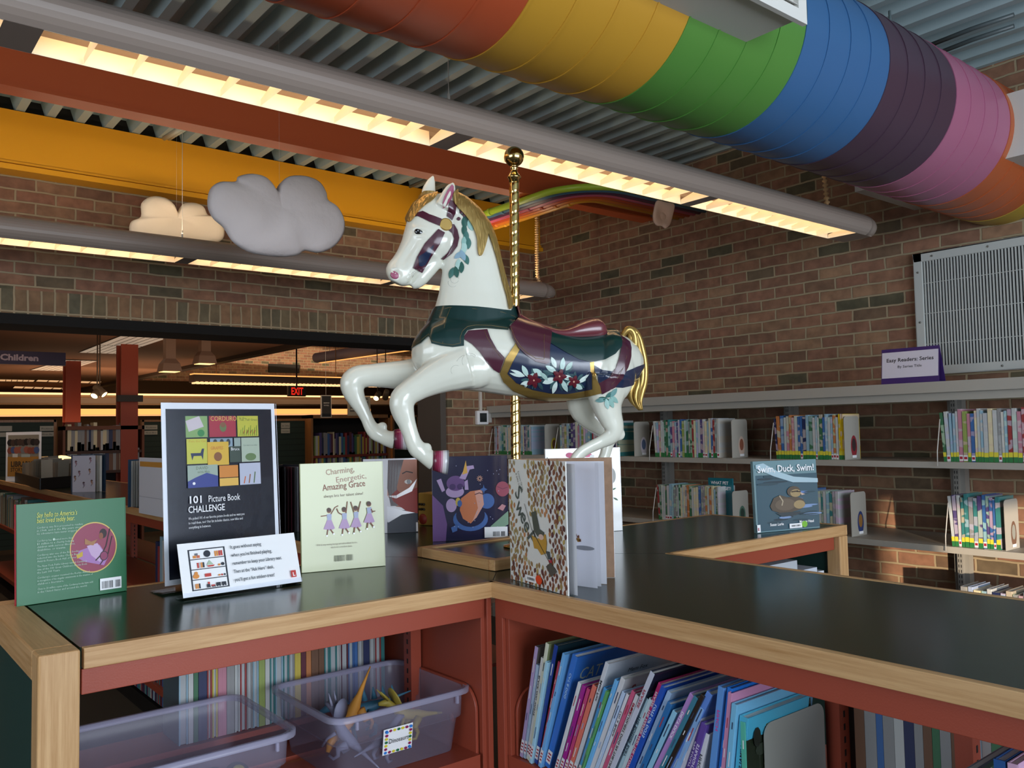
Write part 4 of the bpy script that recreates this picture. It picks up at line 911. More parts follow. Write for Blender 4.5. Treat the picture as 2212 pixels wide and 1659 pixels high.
for i in range(3): a.rect(.10+.014*i, .13, .111+.014*i, .22, (OG, OG, NB)[i])
a.rect(.19, .14, .215, .19, NB); a.rect(.20, .19, .215, .23, RD_); a.rect(.225, .14, .255, .17, RD_); a.rect(.265, .14, .30, .20, NB); a.rect(.31, .14, .345, .20, NB)
for u in (.195, .21, .235, .25, .272, .292, .318, .338): a.ell(u, .135, .006, .013, NB)
TC = K('3c4450', .5)
for i, (ln, wd) in enumerate((('It goes without saying', .092), ('when you\u2019re finished playing,', .121), ('remember to keep your Library neat.', .148), ('Then at the \u201cAsk Here\u201d desk,', .120), ('you\u2019ll get a fun sticker-treat!', .118))): a.text(ln, .415, .80-.158*i, .0118, TC, width=wd*W/.345, bold=.012)
a.rect(.905, .10, .95, .235, RD_); a.text('L', .918, .125, .013, WHT, bold=.03)
a.build('card_print', cd_)
# ---- pale yellow-green book
a = standing('picture_book', 'pale yellow-green picture book showing four dancing girls, below the near foreleg', (652, 1238), (833, 1222), (650, 1002), K('babf92', .3, coat=.35, name='pale_green_cover'), th=.012, lean=.06)
BRN = K('8c5a48', .5); TXT = K('7c6c60', .5)
a.text('Charming,', .30, .885, .0225, K('ab8d78', .5), width=.082, rot=.09, bold=.01); a.text('Energetic,', .42, .81, .0225, K('ab8878', .5), width=.088, rot=.11); a.text('Amazing Grace', .26, .74, .025, BRN, width=.122, rot=.07, bold=.01); a.text('always lets her talent shine!', .27, .675, .0115, TXT, width=.112, rot=.03)
SK = K('7c4a34', .5); DRS = K('b89ac0', .5); SH = K('a8b0cc', .5)
for i, (cx, cy, fl_) in enumerate(((.32, .44, 0), (.50, .44, 1), (.64, .445, 2), (.80, .48, 3))):
    a.poly([(cx-.015, cy+.03), (cx+.035, cy+.03), (cx+.075, cy-.055), (cx+.02, cy-.07), (cx-.06, cy-.055)], DRS); a.poly([(cx-.02, cy+.08), (cx+.04, cy+.085), (cx+.035, cy+.025), (cx-.012, cy+.025)], SH)
    a.ell(cx+.01, cy+.115, .027, .024, SK); a.ell(cx+.006, cy+.122, .024, .019, K('4a3228', .5))
    ar = (((-.02, .07), (-.09, .065)), ((.03, .08), (.08, .14), (.12, .155))), (((-.02, .07), (-.06, .09), (-.08, .13)), ((.03, .08), (.05, .19))), (((-.015, .08), (-.05, .18)), ((.035, .08), (.07, .18))), (((.03, .06), (.06, .04), (.085, .045)), ((.035, .07), (.05, .03)))
    for q in ar[fl_]: a.line([(cx+u, cy+v) for u, v in q], .0026, SK)
    for q in (((-.01, -.06), (-.02, -.11)), ((.02, -.06), (.055, -.10))): a.line([(cx+u, cy+v) for u, v in q], .0034, SK)
    a.ell(cx-.022, cy-.118, .012, .008, WHT); a.ell(cx+.06, cy-.105, .012, .008, WHT)
a.text('With its empowering message and extraordinary heroine,', .17, .235, .0075, TXT, width=.115, res=1); a.text('this book is a modern classic.', .34, .205, .0075, TXT, width=.06, res=1)
bars(a, .38, .08, .50, .135, seed=7, mat=K('6a6e58', .5)); bars(a, .52, .08, .60, .135, seed=8, mat=K('6a6e58', .5)); a.build('cover_print', a.t)
# ---- face book
a = standing('picture_book', 'picture book with half a face and red scarf on its cover, behind the near foreleg', (786, 1154), (903, 1149), (785, 992), K('c4c4cc', .2, coat=.8), th=.012, lean=.03)
HR = K('3a2428', .4, coat=.4); FC = K('b87c66', .4); RS = K('a83c36', .4)
a.poly([(.43, .0), (1, 0), (1, .30), (.60, .30), (.43, .14)], K('3c4250', .4)); a.poly([(.46, .98), (1, .98), (1, .3), (.60, .35), (.44, .50)], FC); a.poly([(.46, .98), (.75, .98), (.68, .80), (.62, .62), (.63, .36), (.50, .36), (.44, .6)], HR)
a.poly([(.62, .58), (.70, .52), (1, .60), (1, .25), (.80, .28), (.55, .42), (.50, .50)], RS); a.ell(.83, .68, .07, .03, K('f0ece8', .3)); a.ell(.84, .68, .035, .032, K('1c1820', .2)); a.line([(.72, .79), (.80, .82), (.92, .80)], .004, K('2c1c20', .4)); a.poly([(.43, .50), (.60, .50), (.85, .60), (1, .72), (.9, .55), (.6, .46)], K('d8d0d4', .2, coat=1)); a.poly([(.43, .36), (.70, .30), (.95, .26), (.7, .24), (.45, .14), (.43, .2)], K('d0d2dc', .2, coat=1))
for i in range(4): a.line([(.49+.05*i, .97), (.46+.05*i, .6), (.50+.03*i, .38)], .0013, K('6a5054', .4))
a.rect(.965, .01, 1., .13, WHT); a.build('cover_print', a.t)
# ---- space book
a = standing('picture_book', 'dark blue picture book with a purple creature among planets, right of the hanging hoof', (935, 1170), (1099, 1165), (933, 987), K('2a2c4a', .12, coat=1., name='night_blue_cover'), th=.014, lean=.02)
PU = K('6c4c86', .4); LV_ = K('b49cc8', .4); BL_ = K('4468a8', .4)
a.poly([(0, 0), (.17, 0), (.19, .2), (.14, .42), (.0, .55)], PU); a.ell(.50, .25, .23, .14, BL_); a.ell(.72, .46, .10, .09, BL_); a.ell(.50, .30, .19, .14, K('2a2c4a', .2, coat=.8)); 
a.poly([(.36, .36), (.38, .50), (.50, .58), (.66, .60), (.68, .42), (.58, .27), (.50, .20), (.40, .26)], K('c87850', .4)); a.poly([(.56, .58), (.66, .60), (.68, .42), (.58, .27), (.52, .22), (.60, .38)], K('d8a090', .4)); a.line([(.56, .54), (.62, .56), (.68, .54)], .003, K('4a2838', .4))
a.ell(.30, .58, .12, .07, LV_); a.ell(.31, .68, .12, .09, PU); a.poly([(.36, .74), (.45, .88), (.55, .89), (.56, .85), (.50, .84), (.44, .72)], LV_); a.poly([(.40, .78), (.45, .95), (.47, .80)], K('d8a848', .4)); a.poly([(.06, .72), (.12, .74), (.17, .60), (.13, .58)], LV_); a.poly([(.43, .70), (.47, .72), (.48, .60), (.43, .60)], LV_); a.ell(.25, .42, .07, .08, LV_); a.ell(.34, .46, .035, .05, K('c8b050', .4)); a.ell(.36, .44, .03, .04, BL_)
for sx in (-1, 1): a.ell(.32+sx*.05, .64, .04, .035, K('4a3468', .4))
for i in range(10): q = i*pi/5; a.line([(.63+.012*cos(q), .73+.012*sin(q)), (.63+.04*cos(q), .73+.036*sin(q))], .002, K('d8a890', .4))
a.ell(.93, .60, .09, .09, K('a0485c', .4)); a.line([(.86, .63), (.93, .60), (1, .62)], .002, K('6c2c44', .4)); a.poly([(.86, .37), (.92, .42), (.97, .40), (.93, .34)], K('c08890', .4)); a.poly([(.24, .16), (.33, .20), (.32, .12), (.26, .10)], BL_); a.poly([(.76, .16), (1, .34), (1, .18), (.84, .10)], K('7c9c84', .4)); a.poly([(.68, .66), (.69, .62), (.73, .60), (.69, .58), (.68, .54), (.67, .58), (.63, .60), (.67, .62)], BL_)
rr = random.Random(4)
for i in range(22): a.ell(rr.uniform(.15, .95), rr.uniform(.08, .95), .006, .006, K('a8acc8', .4), 8)
a.rect(.68, .03, .985, .155, WHT); bars(a, .79, .045, .88, .10, seed=11); bars(a, .90, .045, .95, .10, seed=12); a.build('cover_print', a.t)
# ---- the open leaf book
A0 = onz(1103, 1250, HC); A1 = onz(1228, 1288, HC); sw = thing('picture_book', 'white picture book covered in autumn leaves, standing fanned open at the counter corner', 'book', A0)
U = (A1-A0).normalized(); W = (A1-A0).length; V = Z3; N = U.cross(V); T_ = onp(1101, 992, A0, N); hh = (T_-A0).z
CV = K('dcdcda', .3, coat=.3, name='leaf_book_cover')
b = MB(); b.obox(A0, U*W, V*hh, -N*.0025, CV); b.build('front_board', sw, bevel=.0006)
a = Art(A0, U, V, W, hh); rr = random.Random(9); LC = [K(h, .5) for h in ('9c8450', 'a8946a', '8a6a48', 'b09a5c', '7c5a44', '94744c', 'b87c4c')]; DL = [K(h, .5) for h in ('6c3c2c', '7c4a34', '5c3030', '8c5a38')]
pts = []
for j in range(27):
    for i in range(15):
        u = (i+.5+.5*(j % 2)+rr.uniform(-.25, .25))/15.5; v = (j+.5+rr.uniform(-.25, .25))/27
        if (u-.28+.8*(v-.5)*-.42) < .17 and .44 < v < .90 and u < .36 and u > .04+(.9-v)*.25: continue
        if (u > .36 and u < .72 and .18 < v < .56): continue
        if (.12 < u < .30 and v > .80): continue
        dk = u > .72 or v < .14
        L = .0155 if rr.random() < .8 else .0185
        a.leaf(u, v, L, L*.68, rr.uniform(0.9, 2.2), rr.choice(DL if (dk and rr.random() < .7) else LC), 4)
a.k += 1
for ch, u, v, r_ in (('S', .12, .72, -.35), ('w', .13, .615, -.45), ('e', .21, .54, -.5), ('e', .27, .475, -.5), ('P', .34, .385, -.5)): a.text(ch, u-.01, v, .055, K('4c5450', .5), rot=r_-.5, bold=.012)
a.text('Louise Greig', .18, .90, .010, K('6a6a60', .5), rot=-1.1, res=1); a.text('& Julia Sarda', .14, .885, .010, K('6a6a60', .5), rot=-1.1, res=1)
a.poly([(.42, .40), (.52, .38), (.66, .43), (.68, .36), (.66, .28), (.58, .26), (.52, .30), (.46, .30)], K('b88c34', .5)); a.poly([(.42, .58), (.50, .60), (.56, .46), (.64, .44), (.62, .38), (.52, .40), (.46, .44)], K('4c5048', .5)); a.ell(.585, .40, .045, .022, K('d8b8a8', .5)); a.poly([(.66, .30), (.72, .30), (.74, .24), (.70, .24)], K('40484c', .5)); a.poly([(.70, .235), (.76, .24), (.76, .215), (.71, .215)], K('a82c3c', .5)); a.line([(.30, .645), (.42, .45), (.74, .20)], .0018, K('3a3430', .5)); a.poly([(.66, .18), (.74, .22), (.84, .16), (.74, .11)], K('4c4844', .5))
a.rect(.30, .025, .49, .075, WHT); bars(a, .33, .04, .46, .06, seed=15); a.ell(.535, .06, .055, .036, K('d8441c', .5)); a.build('cover_print', sw)
# fanned pages and back cover
pv = onz(1103, 1250, HC)+Vector((.0, .0, 0)); E_ = [(1290, 1270), (1300, 1265), (1318, 1255), (1325, 1262), (1330, 1242)]
bk = MB(); pg = []
S0 = A0-N*.006
ends = [onz(x, y, HC) for x, y in ((1248, 1287), (1291, 1271), (1299, 1267), (1311, 1262), (1329, 1247))]
nm_ = ('d8d8de', 'e6e6f0', 'e2e2ea', 'dcdce4', 'e4e4ec')
for i, e in enumerate(ends):
    b = MB(); mid = (S0+e)/2-N*.010*(1-.2*i)+Vector((0, 0, 0)); d = e-S0; P0 = S0+Vector((.002*i, .002*i, 0)); pts = []
    for k in range(9): t = k/8; pts.append((1-t)**2*P0+2*t*(1-t)*mid+t*t*e)
    hI = hh-.006-(.010 if i == 4 else 0)
    b.add([p for p in pts]+[p+Z3*hI for p in pts], [(k, k+1, 10+k, 9+k) for k in range(8)], K(nm_[i], .6)); 
    if i in (0, 1):   # printed shapes on the page
        q = pts; f = lambda t, v: (q[int(t*8)].lerp(q[min(8, int(t*8)+1)], t*8-int(t*8)))+Z3*(v*hI)+N*.0012
        if i == 1:
            b.add([f(.86+.12*cos(z), .31+.018*sin(z))-U*.0 for z in [2*pi*k/20 for k in range(20)]], [tuple(range(20))], K('8a8c94', .6))
            for k in range(16): t = rr.uniform(.62, .84); vv = .36+(.84-t)*.55+rr.uniform(-.03, .02); b.add([f(t, vv), f(t+.025, vv+.012), f(t+.03, vv-.01), f(t+.01, vv-.014)], [(0, 1, 2, 3)], rr.choice((K('8a5a2c', .5), K('6c3c24', .5), K('b08438', .5))))
    b.build('page', sw, weld=False)
e = onz(1322, 1248, HC); dU = (e-S0).normalized(); b = MB(); b.obox(S0-N*.004, e-S0+dU*.004, Z3*hh, Vector((-dU.y, dU.x, 0))*.0025, K('a88468', .4, var=.5, bscale=60)); b.build('back_board', sw, bevel=.0006)
# ---- white book behind the leaf book
a = standing('picture_book', 'white picture book with pink shapes at the top, behind the open leaf book', (1182, 1154), (1345, 1146), (1178, 970), K('cfcfcf', .14, coat=1., name='white_cover'), th=.014, lean=.02)
a.ell(.55, .915, .07, .025, K('d8688c', .5)); a.ell(.62, .90, .03, .02, K('cfcfcf', .3))
for u, v in ((.32, .92), (.40, .925), (.36, .89)): a.ell(u, v, .05, .03, K('cc5c84', .5))
a.ell(.88, .66, .05, .09, K('a8a8a4', .5)); a.leaf(.9, .50, .02, .006, .4, K('5c7a5c', .5)); a.leaf(.92, .38, .022, .007, 2.6, K('4c6a50', .5)); a.rect(.02, .1, .03, .9, K('2c4c48', .5)); a.build('cover_print', a.t)
# ---- the duck book
a = standing('picture_book', 'blue picture book with a duckling photograph, near the end of the rear arm', (1634, 1152), (1771, 1140), (1629, 997), K('6f9098', .10, coat=1., name='water_cover'), th=.012, lean=.03, spine='l')
a.poly([(.03, .02), (1, .02), (1, .80), (.03, .80)], K('3f5e6c', .25, coat=.6)); rr = random.Random(5)
for i in range(26):
    v = rr.uniform(.12, .78); u = rr.uniform(.1, .9); a.ell(u, v, rr.uniform(.08, .2), rr.uniform(.008, .02), K(rr.choice(('6484b8', '2c4450', '7c98c0', '34505c')), .25, coat=.6), 14)
a.poly([(.03, .95), (.15, .97), (.38, .84), (.62, .76), (1, .72), (1, .66), (.6, .68), (.3, .78), (.03, .9)], K('a8c4d0', .15, coat=1))
DB_ = K('5c5044', .7); DT = K('a08a64', .7)
a.poly([(.22, .36), (.28, .47), (.38, .51), (.50, .47), (.62, .48), (.74, .44), (.78, .36), (.70, .29), (.56, .26), (.36, .26), (.25, .30)], DB_); a.ell(.46, .37, .16, .085, K('6c5e50', .7)); a.ell(.68, .36, .09, .06, DT); a.ell(.60, .55, .105, .075, DB_); a.ell(.63, .525, .085, .055, DT); a.line([(.56, .545), (.63, .55), (.71, .54)], .004, K('3c3028', .5)); a.ell(.655, .55, .012, .012, INK); a.poly([(.70, .535), (.78, .50), (.72, .49)], K('c0a898', .5)); a.line([(.37, .50), (.42, .42), (.40, .36)], .005, K('b0a088', .6)); a.poly([(.30, .26), (.70, .26), (.62, .21), (.4, .20)], K('40484c', .4))
a.text('Swim, Duck, Swim!', .05, .84, .034, WHT, width=.262, bold=.015); a.text('Susan Lurie', .20, .085, .0135, WHT, width=.062, bold=.02); a.text('Murray Head', .66, .095, .0135, WHT, width=.068, bold=.02)
a.rect(.50, .03, .70, .095, WHT); bars(a, .53, .05, .67, .075, seed=18); a.ell(.74, .075, .045, .045, K('7cb83c', .5)); a.rect(.0, .01, .05, .115, WHT); a.text('E', .008, .035, .013, K('a02838', .5), bold=.05); a.build('cover_print', a.t)
# ---- far arm: fanned dark book, open books, tray, storytime sign, wooden toy
def fan_book(label, pL, pR, top, cov, inner, dots=None, opening=.11, n=7, pgc=PAGE):
    P = onz(*pL, HC); Q = onz(*pR, HC); U = (Q-P).normalized(); W = (Q-P).length; N = U.cross(Z3); T = onp(*top, P, N); h = (T-P).z; t = thing('picture_book', label, 'book', P)
    sp = (P+Q)/2-N*opening
    for e in (P, Q):
        b = MB(); d = (e-sp); g = Vector((-d.y, d.x, 0)).normalized()*.0025; b.obox(sp, d, Z3*h, g, cov); b.build('board', t)
    b = MB()
    for i in range(n):
        f = (i+1)/(n+1); e = P.lerp(Q, f)-N*.012; mid = (sp+e)/2+U*.012*(f-.5); pts = [(1-k)**2*sp+2*k*(1-k)*mid+k*k*e for k in [j/6 for j in range(7)]]
        b.add(pts+[p+Z3*(h-.008) for p in pts], [(k, k+1, 8+k, 7+k) for k in range(6)], inner if isinstance(inner, bpy.types.Material) else inner[i % len(inner)])
    b.build('pages', t, weld=False); return t, P, U, W, h, N
DKB = K('1c3248', .3, coat=.4)
t, P, U, W, h, N = fan_book('open picture book with small figures on its page, standing beside the brochure tray', (153, 1064), (228, 1062), (151, 983), DKB, PAGE, opening=.10)
b = MB(); pgp = P+U*.008-N*.004; b.obox(pgp, U*W*.66, Z3*(h-.006), -N*.001, K('b0aab4', .6)); b.build('front_page', t)
a = Art(pgp, U, Z3, W*.66, h); rr = random.Random(2)
for u, v in ((.15, .82), (.78, .9), (.3, .55), (.75, .6), (.5, .25), (.85, .3), (.12, .42)):
    a.ell(u, v, .05, .03, K('4c2c28', .5), 10); a.line([(u, v), (u+.02, v-.10)], .006, K(rr.choice(('8c4c5c', '5c4c6c', 'a06838', '6c3434')), .5)); a.line([(u-.05, v-.03), (u+.07, v-.06)], .003, K('6c4438', .5)); a.line([(u+.01, v-.09), (u-.03, v-.14)], .003, K('3c3434', .5))
a.build('page_print', t)
fan_book('open blue book with spread white pages, standing behind the tall sign', (276, 1096), (346, 1094), (275, 993), K('22405c', .3, coat=.5), [K('a8aaa8', .6), K('8c8e8c', .6)], opening=.13, n=12)
a = standing('folder', 'white paper folder with an orange stripe behind the open blue book', (300, 1108), (372, 1122), (298, 988), K('c9ccd6', .5), th=.004, cat='folder'); a.rect(.03, .84, 1, .93, K('c08a3c', .5)); a.rect(.0, .30, 1, .31, K('a0a4b0', .5)); a.build('cover_print', a.t)
fan_book('dark picture book with maroon pages, fanned open left of the pale green book', (598, 1154), (668, 1148), (598, 1006), K('14161c', .4), [K('501c2c', .6), K('2c2428', .6), K('7c8088', .6), K('3c1820', .6)], opening=.12, n=9)
# wooden bead toy behind
wt = thing('bead_maze_box', 'yellow wooden toy box with beads on wires, behind the blue space book', 'toy', onz(918, 1136, HC))
P = onz(904, 1134, HC); Q = onz(934, 1136, HC); Uw = (Q-P).normalized(); b = MB(); b.obox(P, Uw*.16, Z3*.13, Vector((-Uw.y, Uw.x, 0))*.14, K('b08a3c', .4)); b.build('box', wt, bevel=.004)
b = MB(); N_ = Uw.cross(Z3)
b.lathe([(0, .003), (.02, .002), (.022, 0)], P+Uw*.025+Z3*.025+N_*.001, K('8c2c20', .4), 20, N_); b.build('painted_spot', wt)
for k in range(6): b = MB(); b.ball(P+Uw*(.012+.012*(k % 3))+Z3*(.085-.02*(k//3))+N_*.006, .0055, K('241c14', .3), 10); b.build('bead', wt)
# brochure tray with cards and the storytime sign
tr = thing('brochure_tray', 'low dark tray packed with brochures at the far end of the counter', 'tray', onz(70, 1045, HC))
P = onz(14, 1034, HC); Q = onz(86, 1058, HC); R_ = Q+Vector((.33, .72, 0)); U1 = Q-P; U2 = Vector((.40, .34, 0)); b = MB()
A_, B_, C_, D_ = P, Q, Q+U2, P+U2
for p, q in ((A_, B_), (B_, C_), (C_, D_), (D_, A_)):
    d = (q-p); g = Vector((-d.y, d.x, 0)).normalized()*.006; b.obox(p, d, Z3*.085, g, K('1a1816', .5))
b.add([A_+Z3*.003, B_+Z3*.003, C_+Z3*.003, D_+Z3*.003], [(0, 1, 2, 3)], K('1a1816', .5)); b.build('tray', tr, weld=False)
rr = random.Random(6); nrow = 3
for j in range(nrow):
    for k in range(17):
        p = A_+U1*((k+1.0)/19)+U2*((j+.35)/nrow); o_ = MB(); W2 = U2*(.24); hgt = rr.uniform(.15, .21); ln_ = U1.normalized()*rr.uniform(-.03, .05)
        o_.obox(p+Z3*.006, W2, Z3*hgt+ln_, U1.normalized()*.006, K(rr.choice(('b4ac9c', '9c9688', 'c8c0ae', '8c8c84', '7c7a70', 'a8a498')), .6))
        tag(o_.build('brochure'), 'pale folded brochure upright in the dark tray on the far counter', 'brochure', 'brochures in the tray')
a = standing('poster', 'library storytime poster in a clear stand behind the brochure tray', (12, 1040), (88, 1040), (9, 934), WHT, th=.004, cat='poster', pages=False)
b = MB(); b.obox(a.P(0, 0), a.U*a.w, a.V*a.h, -a.N*.004, WHT); b.build('sheet', a.t)
a.rect(.06, .10, .94, .94, K('8c8474', .5)); rr = random.Random(8)
for i in range(9): a.ell(.12+.095*i, .78+.03*rr.random(), .085, .07, K(rr.choice(('3c3430', '4c3c34', '5c5048', '2c2826')), .5), 14); a.ell(.12+.095*i, .62+.02*rr.random(), .08, .07, K(rr.choice(('8c4c3c', '4c5c84', '7c7c7c', 'a05c4c')), .5), 14)
a.rect(.06, .10, .94, .50, K('b07c38', .5)); a.rect(.2, .49, .35, .56, K('d0ccc4', .5)); a.rect(.45, .49, .7, .55, K('a8b0a8', .5)); a.text('LIBRARY', .15, .30, .030*a.h/.2, K('34302c', .5), width=a.w*.62, bold=.03); a.text('STORYTIME', .15, .20, .022*a.h/.2, K('34302c', .5), width=a.w*.60, bold=.02); a.build('poster_print', a.t)
lp = onz(110, 1020, HC)
# ================================================================== SMALL SHELF BOOKS (shared mesh, own colour each)
bm_ = bpy.data.materials.new('book_cover_print'); bm_.use_nodes = True; n = bm_.node_tree.nodes; L = bm_.node_tree.links; bs = n['Principled BSDF']; bs.inputs['Roughness'].default_value = .3; bs.inputs['Coat Weight'].default_value = .25
oi = n.new('ShaderNodeObjectInfo'); tc = n.new('ShaderNodeTexCoord'); ad = n.new('ShaderNodeVectorMath'); ad.operation = 'ADD'
L.new(tc.outputs['Object'], ad.inputs[0]); sr = n.new('ShaderNodeVectorMath'); sr.operation = 'SCALE'; sr.inputs['Scale'].default_value = 37; cx_ = n.new('ShaderNodeCombineXYZ')
for i in range(3): L.new(oi.outputs['Random'], cx_.inputs[i])
L.new(cx_.outputs[0], sr.inputs[0]); L.new(sr.outputs[0], ad.inputs[1])
mp = n.new('ShaderNodeMapping'); mp.inputs['Scale'].default_value = (.1, .25, 7); L.new(ad.outputs[0], mp.inputs[0])
nz = n.new('ShaderNodeTexNoise'); nz.inputs['Scale'].default_value = 1; nz.inputs['Detail'].default_value = 1; L.new(mp.outputs[0], nz.inputs['Vector'])
r1 = n.new('ShaderNodeValToRGB'); r1.color_ramp.elements[0].position = .50; r1.color_ramp.elements[1].position = .54; r1.color_ramp.elements[0].color = (0, 0, 0, 1); r1.color_ramp.elements[1].color = (1, 1, 1, 1); L.new(nz.outputs[0], r1.inputs[0])
mx = n.new('ShaderNodeMixRGB'); mx.blend_type = 'MIX'; mm = n.new('ShaderNodeMath'); mm.operation = 'MULTIPLY'; mm.inputs[1].default_value = .6; L.new(r1.outputs[0], mm.inputs[0]); L.new(mm.outputs[0], mx.inputs[0]); L.new(oi.outputs['Color'], mx.inputs[1])
wn = n.new('ShaderNodeTexWhiteNoise'); wn.noise_dimensions = '1D'; L.new(oi.outputs['Random'], wn.inputs['W'])
hs = n.new('ShaderNodeMixRGB'); hs.inputs[0].default_value = .30; hs.inputs[1].default_value = srgb('c0c0b8'); L.new(wn.outputs['Color'], hs.inputs[2]); L.new(hs.outputs[0], mx.inputs[2]); L.new(mx.outputs[0], bs.inputs['Base Color'])
COLS = [('white', 'b8bab8'), ('azure', '8cacbc'), ('blue', '3c649c'), ('navy', '283054'), ('teal', '3c7c7c'), ('green', '3c6c4c'), ('lime', '8c9c54'), ('yellow', 'c0ac48'), ('orange', 'b87444'), ('red', '943838'), ('maroon', '5c2834'), ('pink', 'b87c8c'), ('purple', '544878'), ('grey', '8c8c8c'), ('cream', 'd4c8a4'), ('brown', '6c4c38')]
def unit_book(stk):
    b = MB(); m_ = bm_
    b.box(.03, 1, 0, .12, 0, 1, m_); b.box(.03, 1, .88, 1, 0, 1, m_); b.box(.02, .03, .06, .94, 0, 1, m_); b.box(0, .02, .10, .90, 0, 1, m_); b.box(.02, .985, .12, .88, .012, .985, PAGE)
    if stk == 1: b.box(-.004, 0, .04, .96, .0, .10, K('2c7440', .4)); b.box(-.004, 0, .04, .96, .10, .19, K('d4c83c', .4))
    if stk == 2: b.box(-.004, 0, .04, .96, .0, .12, K('2c7440', .4))
    if stk == 3: b.box(-.004, 0, .04, .96, .02, .13, K('dcdcdc', .4)); b.box(-.005, 0, .15, .85, .05, .10, K('a02838', .4))
    o = b.build('unit', weld=False); me = o.data; bpy.data.objects.remove(o); return me
UB = {k: unit_book(k) for k in range(4)}
ST = MB()
def book_row(desc, x, y0, y1, z, hmin, hmax, thick, depth, stk=(1, 1, 2, 3), pal=None, lean0=0., seed=1, along='y', group=None, stuff=False):
    """row of upright books, spines in the plane x (or y for along='x'), from y0 towards y1"""
    rr = random.Random(seed); sgn = 1 if y1 > y0 else -1; y = y0; seq = []; out = []; tris = set()
    while (y1-y)*sgn > thick*.6:
        t = thick*rr.uniform(.7, 1.45)
        for _ in range(60):
            c = rr.choice(pal or range(16))
            if _ > 25: c = rr.randrange(16)
            tri = tuple(q[1] for q in seq[-2:])+(c,)
            if tri not in tris and (not seq or c != seq[-1][1] or rr.random() < .3): break
        tris.add(tri)
        seq.append((y, c, t)); y += sgn*(t+.0006)
    used_l = set()
    for i, (yy, c, t) in enumerate(seq):
        if stuff:
            h = rr.uniform(hmin, hmax); y_ = yy if sgn > 0 or along != 'y' else yy-t; m_ = K(COLS[c][1], .5)
            if along == 'y': ST.box(x, x+depth, y_, y_+t, z+.0006, z+h, m_)
            else: ST.box(y_, y_+t, x, x+depth, z+.0006, z+h, m_)
            continue
        o = bpy.data.objects.new('book', UB[rr.choice(stk)]); C.objects.link(o); h = rr.uniform(hmin, hmax)
        if along == 'y':
            o.scale = (depth, t, h); o.location = (x, yy if sgn > 0 else yy-t, z+.0006)
            if i < 3 and lean0: o.rotation_euler = (-lean0*sgn*(1-i/3)*-1, 0, 0)
        else:
            o.scale = (depth, t, h); o.rotation_euler = (0, 0, pi/2); o.location = (yy+(t if sgn > 0 else 0), x, z+.0006)
        o.color = srgb(COLS[c][1])
        a_ = COLS[seq[i-1][1]][0] if i else None; b_ = COLS[seq[i+1][1]][0] if i+1 < len(seq) else None; cn = COLS[c][0]
        lb = ('thin %s spine between %s and %s ones, %s' % (cn, a_, b_, desc)) if a_ and b_ else ('%s spine at the %s end of the %s' % (cn, 'left' if not a_ else 'right', desc))
        tag(o, lb, 'book', group or desc)
        out.append(o)
    return out
def bookend(label, x, y, z, h=.215, d=.14, pic=None, w=.001, along='y'):
    t = thing('bookend', label, 'bookend', (x, y, z)); b = MB(); pr_ = [(0, 0), (d, 0)]+[(d-.02+.02*cos(a), h-.02+.02*sin(a)) for a in [pi/2*i/5 for i in range(6)]]+[(.02-.02*sin(a), h-.02+.02*cos(a)) for a in [pi/2*i/5 for i in range(6)]]
    if along == 'y': b.prism([(x+u, y, z+v+.0005) for u, v in pr_], (0, -.0022, 0), GREY); b.box(x, x+d, y, y+.09, z+.0002, z+.0016, GREY)
    b.build('plate', t)
    if pic:
        a = Art((x+.0, y-.0023, z), (1, 0, 0), (0, 0, 1), d, h, gap=.0004); a.ell(.60, .30, .20, .26, K(pic[0], .5)); a.ell(.60, .34, .13, .15, K(pic[1], .5)); a.rect(.48, .04, .75, .10, WHT); a.build('sticker', t, label='picture sticker on the bookend')
    return t
# ================================================================== WALL SHELVES ALONG THE RIGHT WALL
XF = 4.08; ZS = (1.638, 1.260, .868, .43, .1)
ws = thing('wall_shelving', 'pale grey steel shelving with three long shelves along the brick wall', 'shelving', (4.5, 3, 0))
for i, z in enumerate(ZS[:4]):
    b = MB(); x0 = XF
    b.box(x0, XW-.03, .4, YB-.01, z-.012, z, GREY); b.box(x0, x0+.012, .4, YB-.01, z-(.052 if i == 0 else .03), z, GREY)
    if i == 0: b.box(x0+.03, x0+.045, .4, YB-.01, z-.09, z-.012, GREY)
    b.build('shelf', ws, bevel=.001)
b = MB(); b.box(XF+.02, XW-.03, .4, YB-.01, 0, .1, GREYD); b.build('base', ws)
for y in (4.80, 3.93, 2.945, 1.975, 1.02):
    b = MB(); b.box(XW-.055, XW-.005, y-.036, y+.036, 0, ZS[0]-.02, GREYD); b.box(XW-.075, XW-.055, y-.013, y+.013, 0, ZS[0]-.02, GREYD)
    for k in range(56):
        z = .12+k*.0265
        for dy in (-.008, .004): b.box(XW-.0758, XW-.07, y+dy, y+dy+.004, z, z+.015, K('2c2c2c', .6))
    b.build('upright', ws)
b = MB()
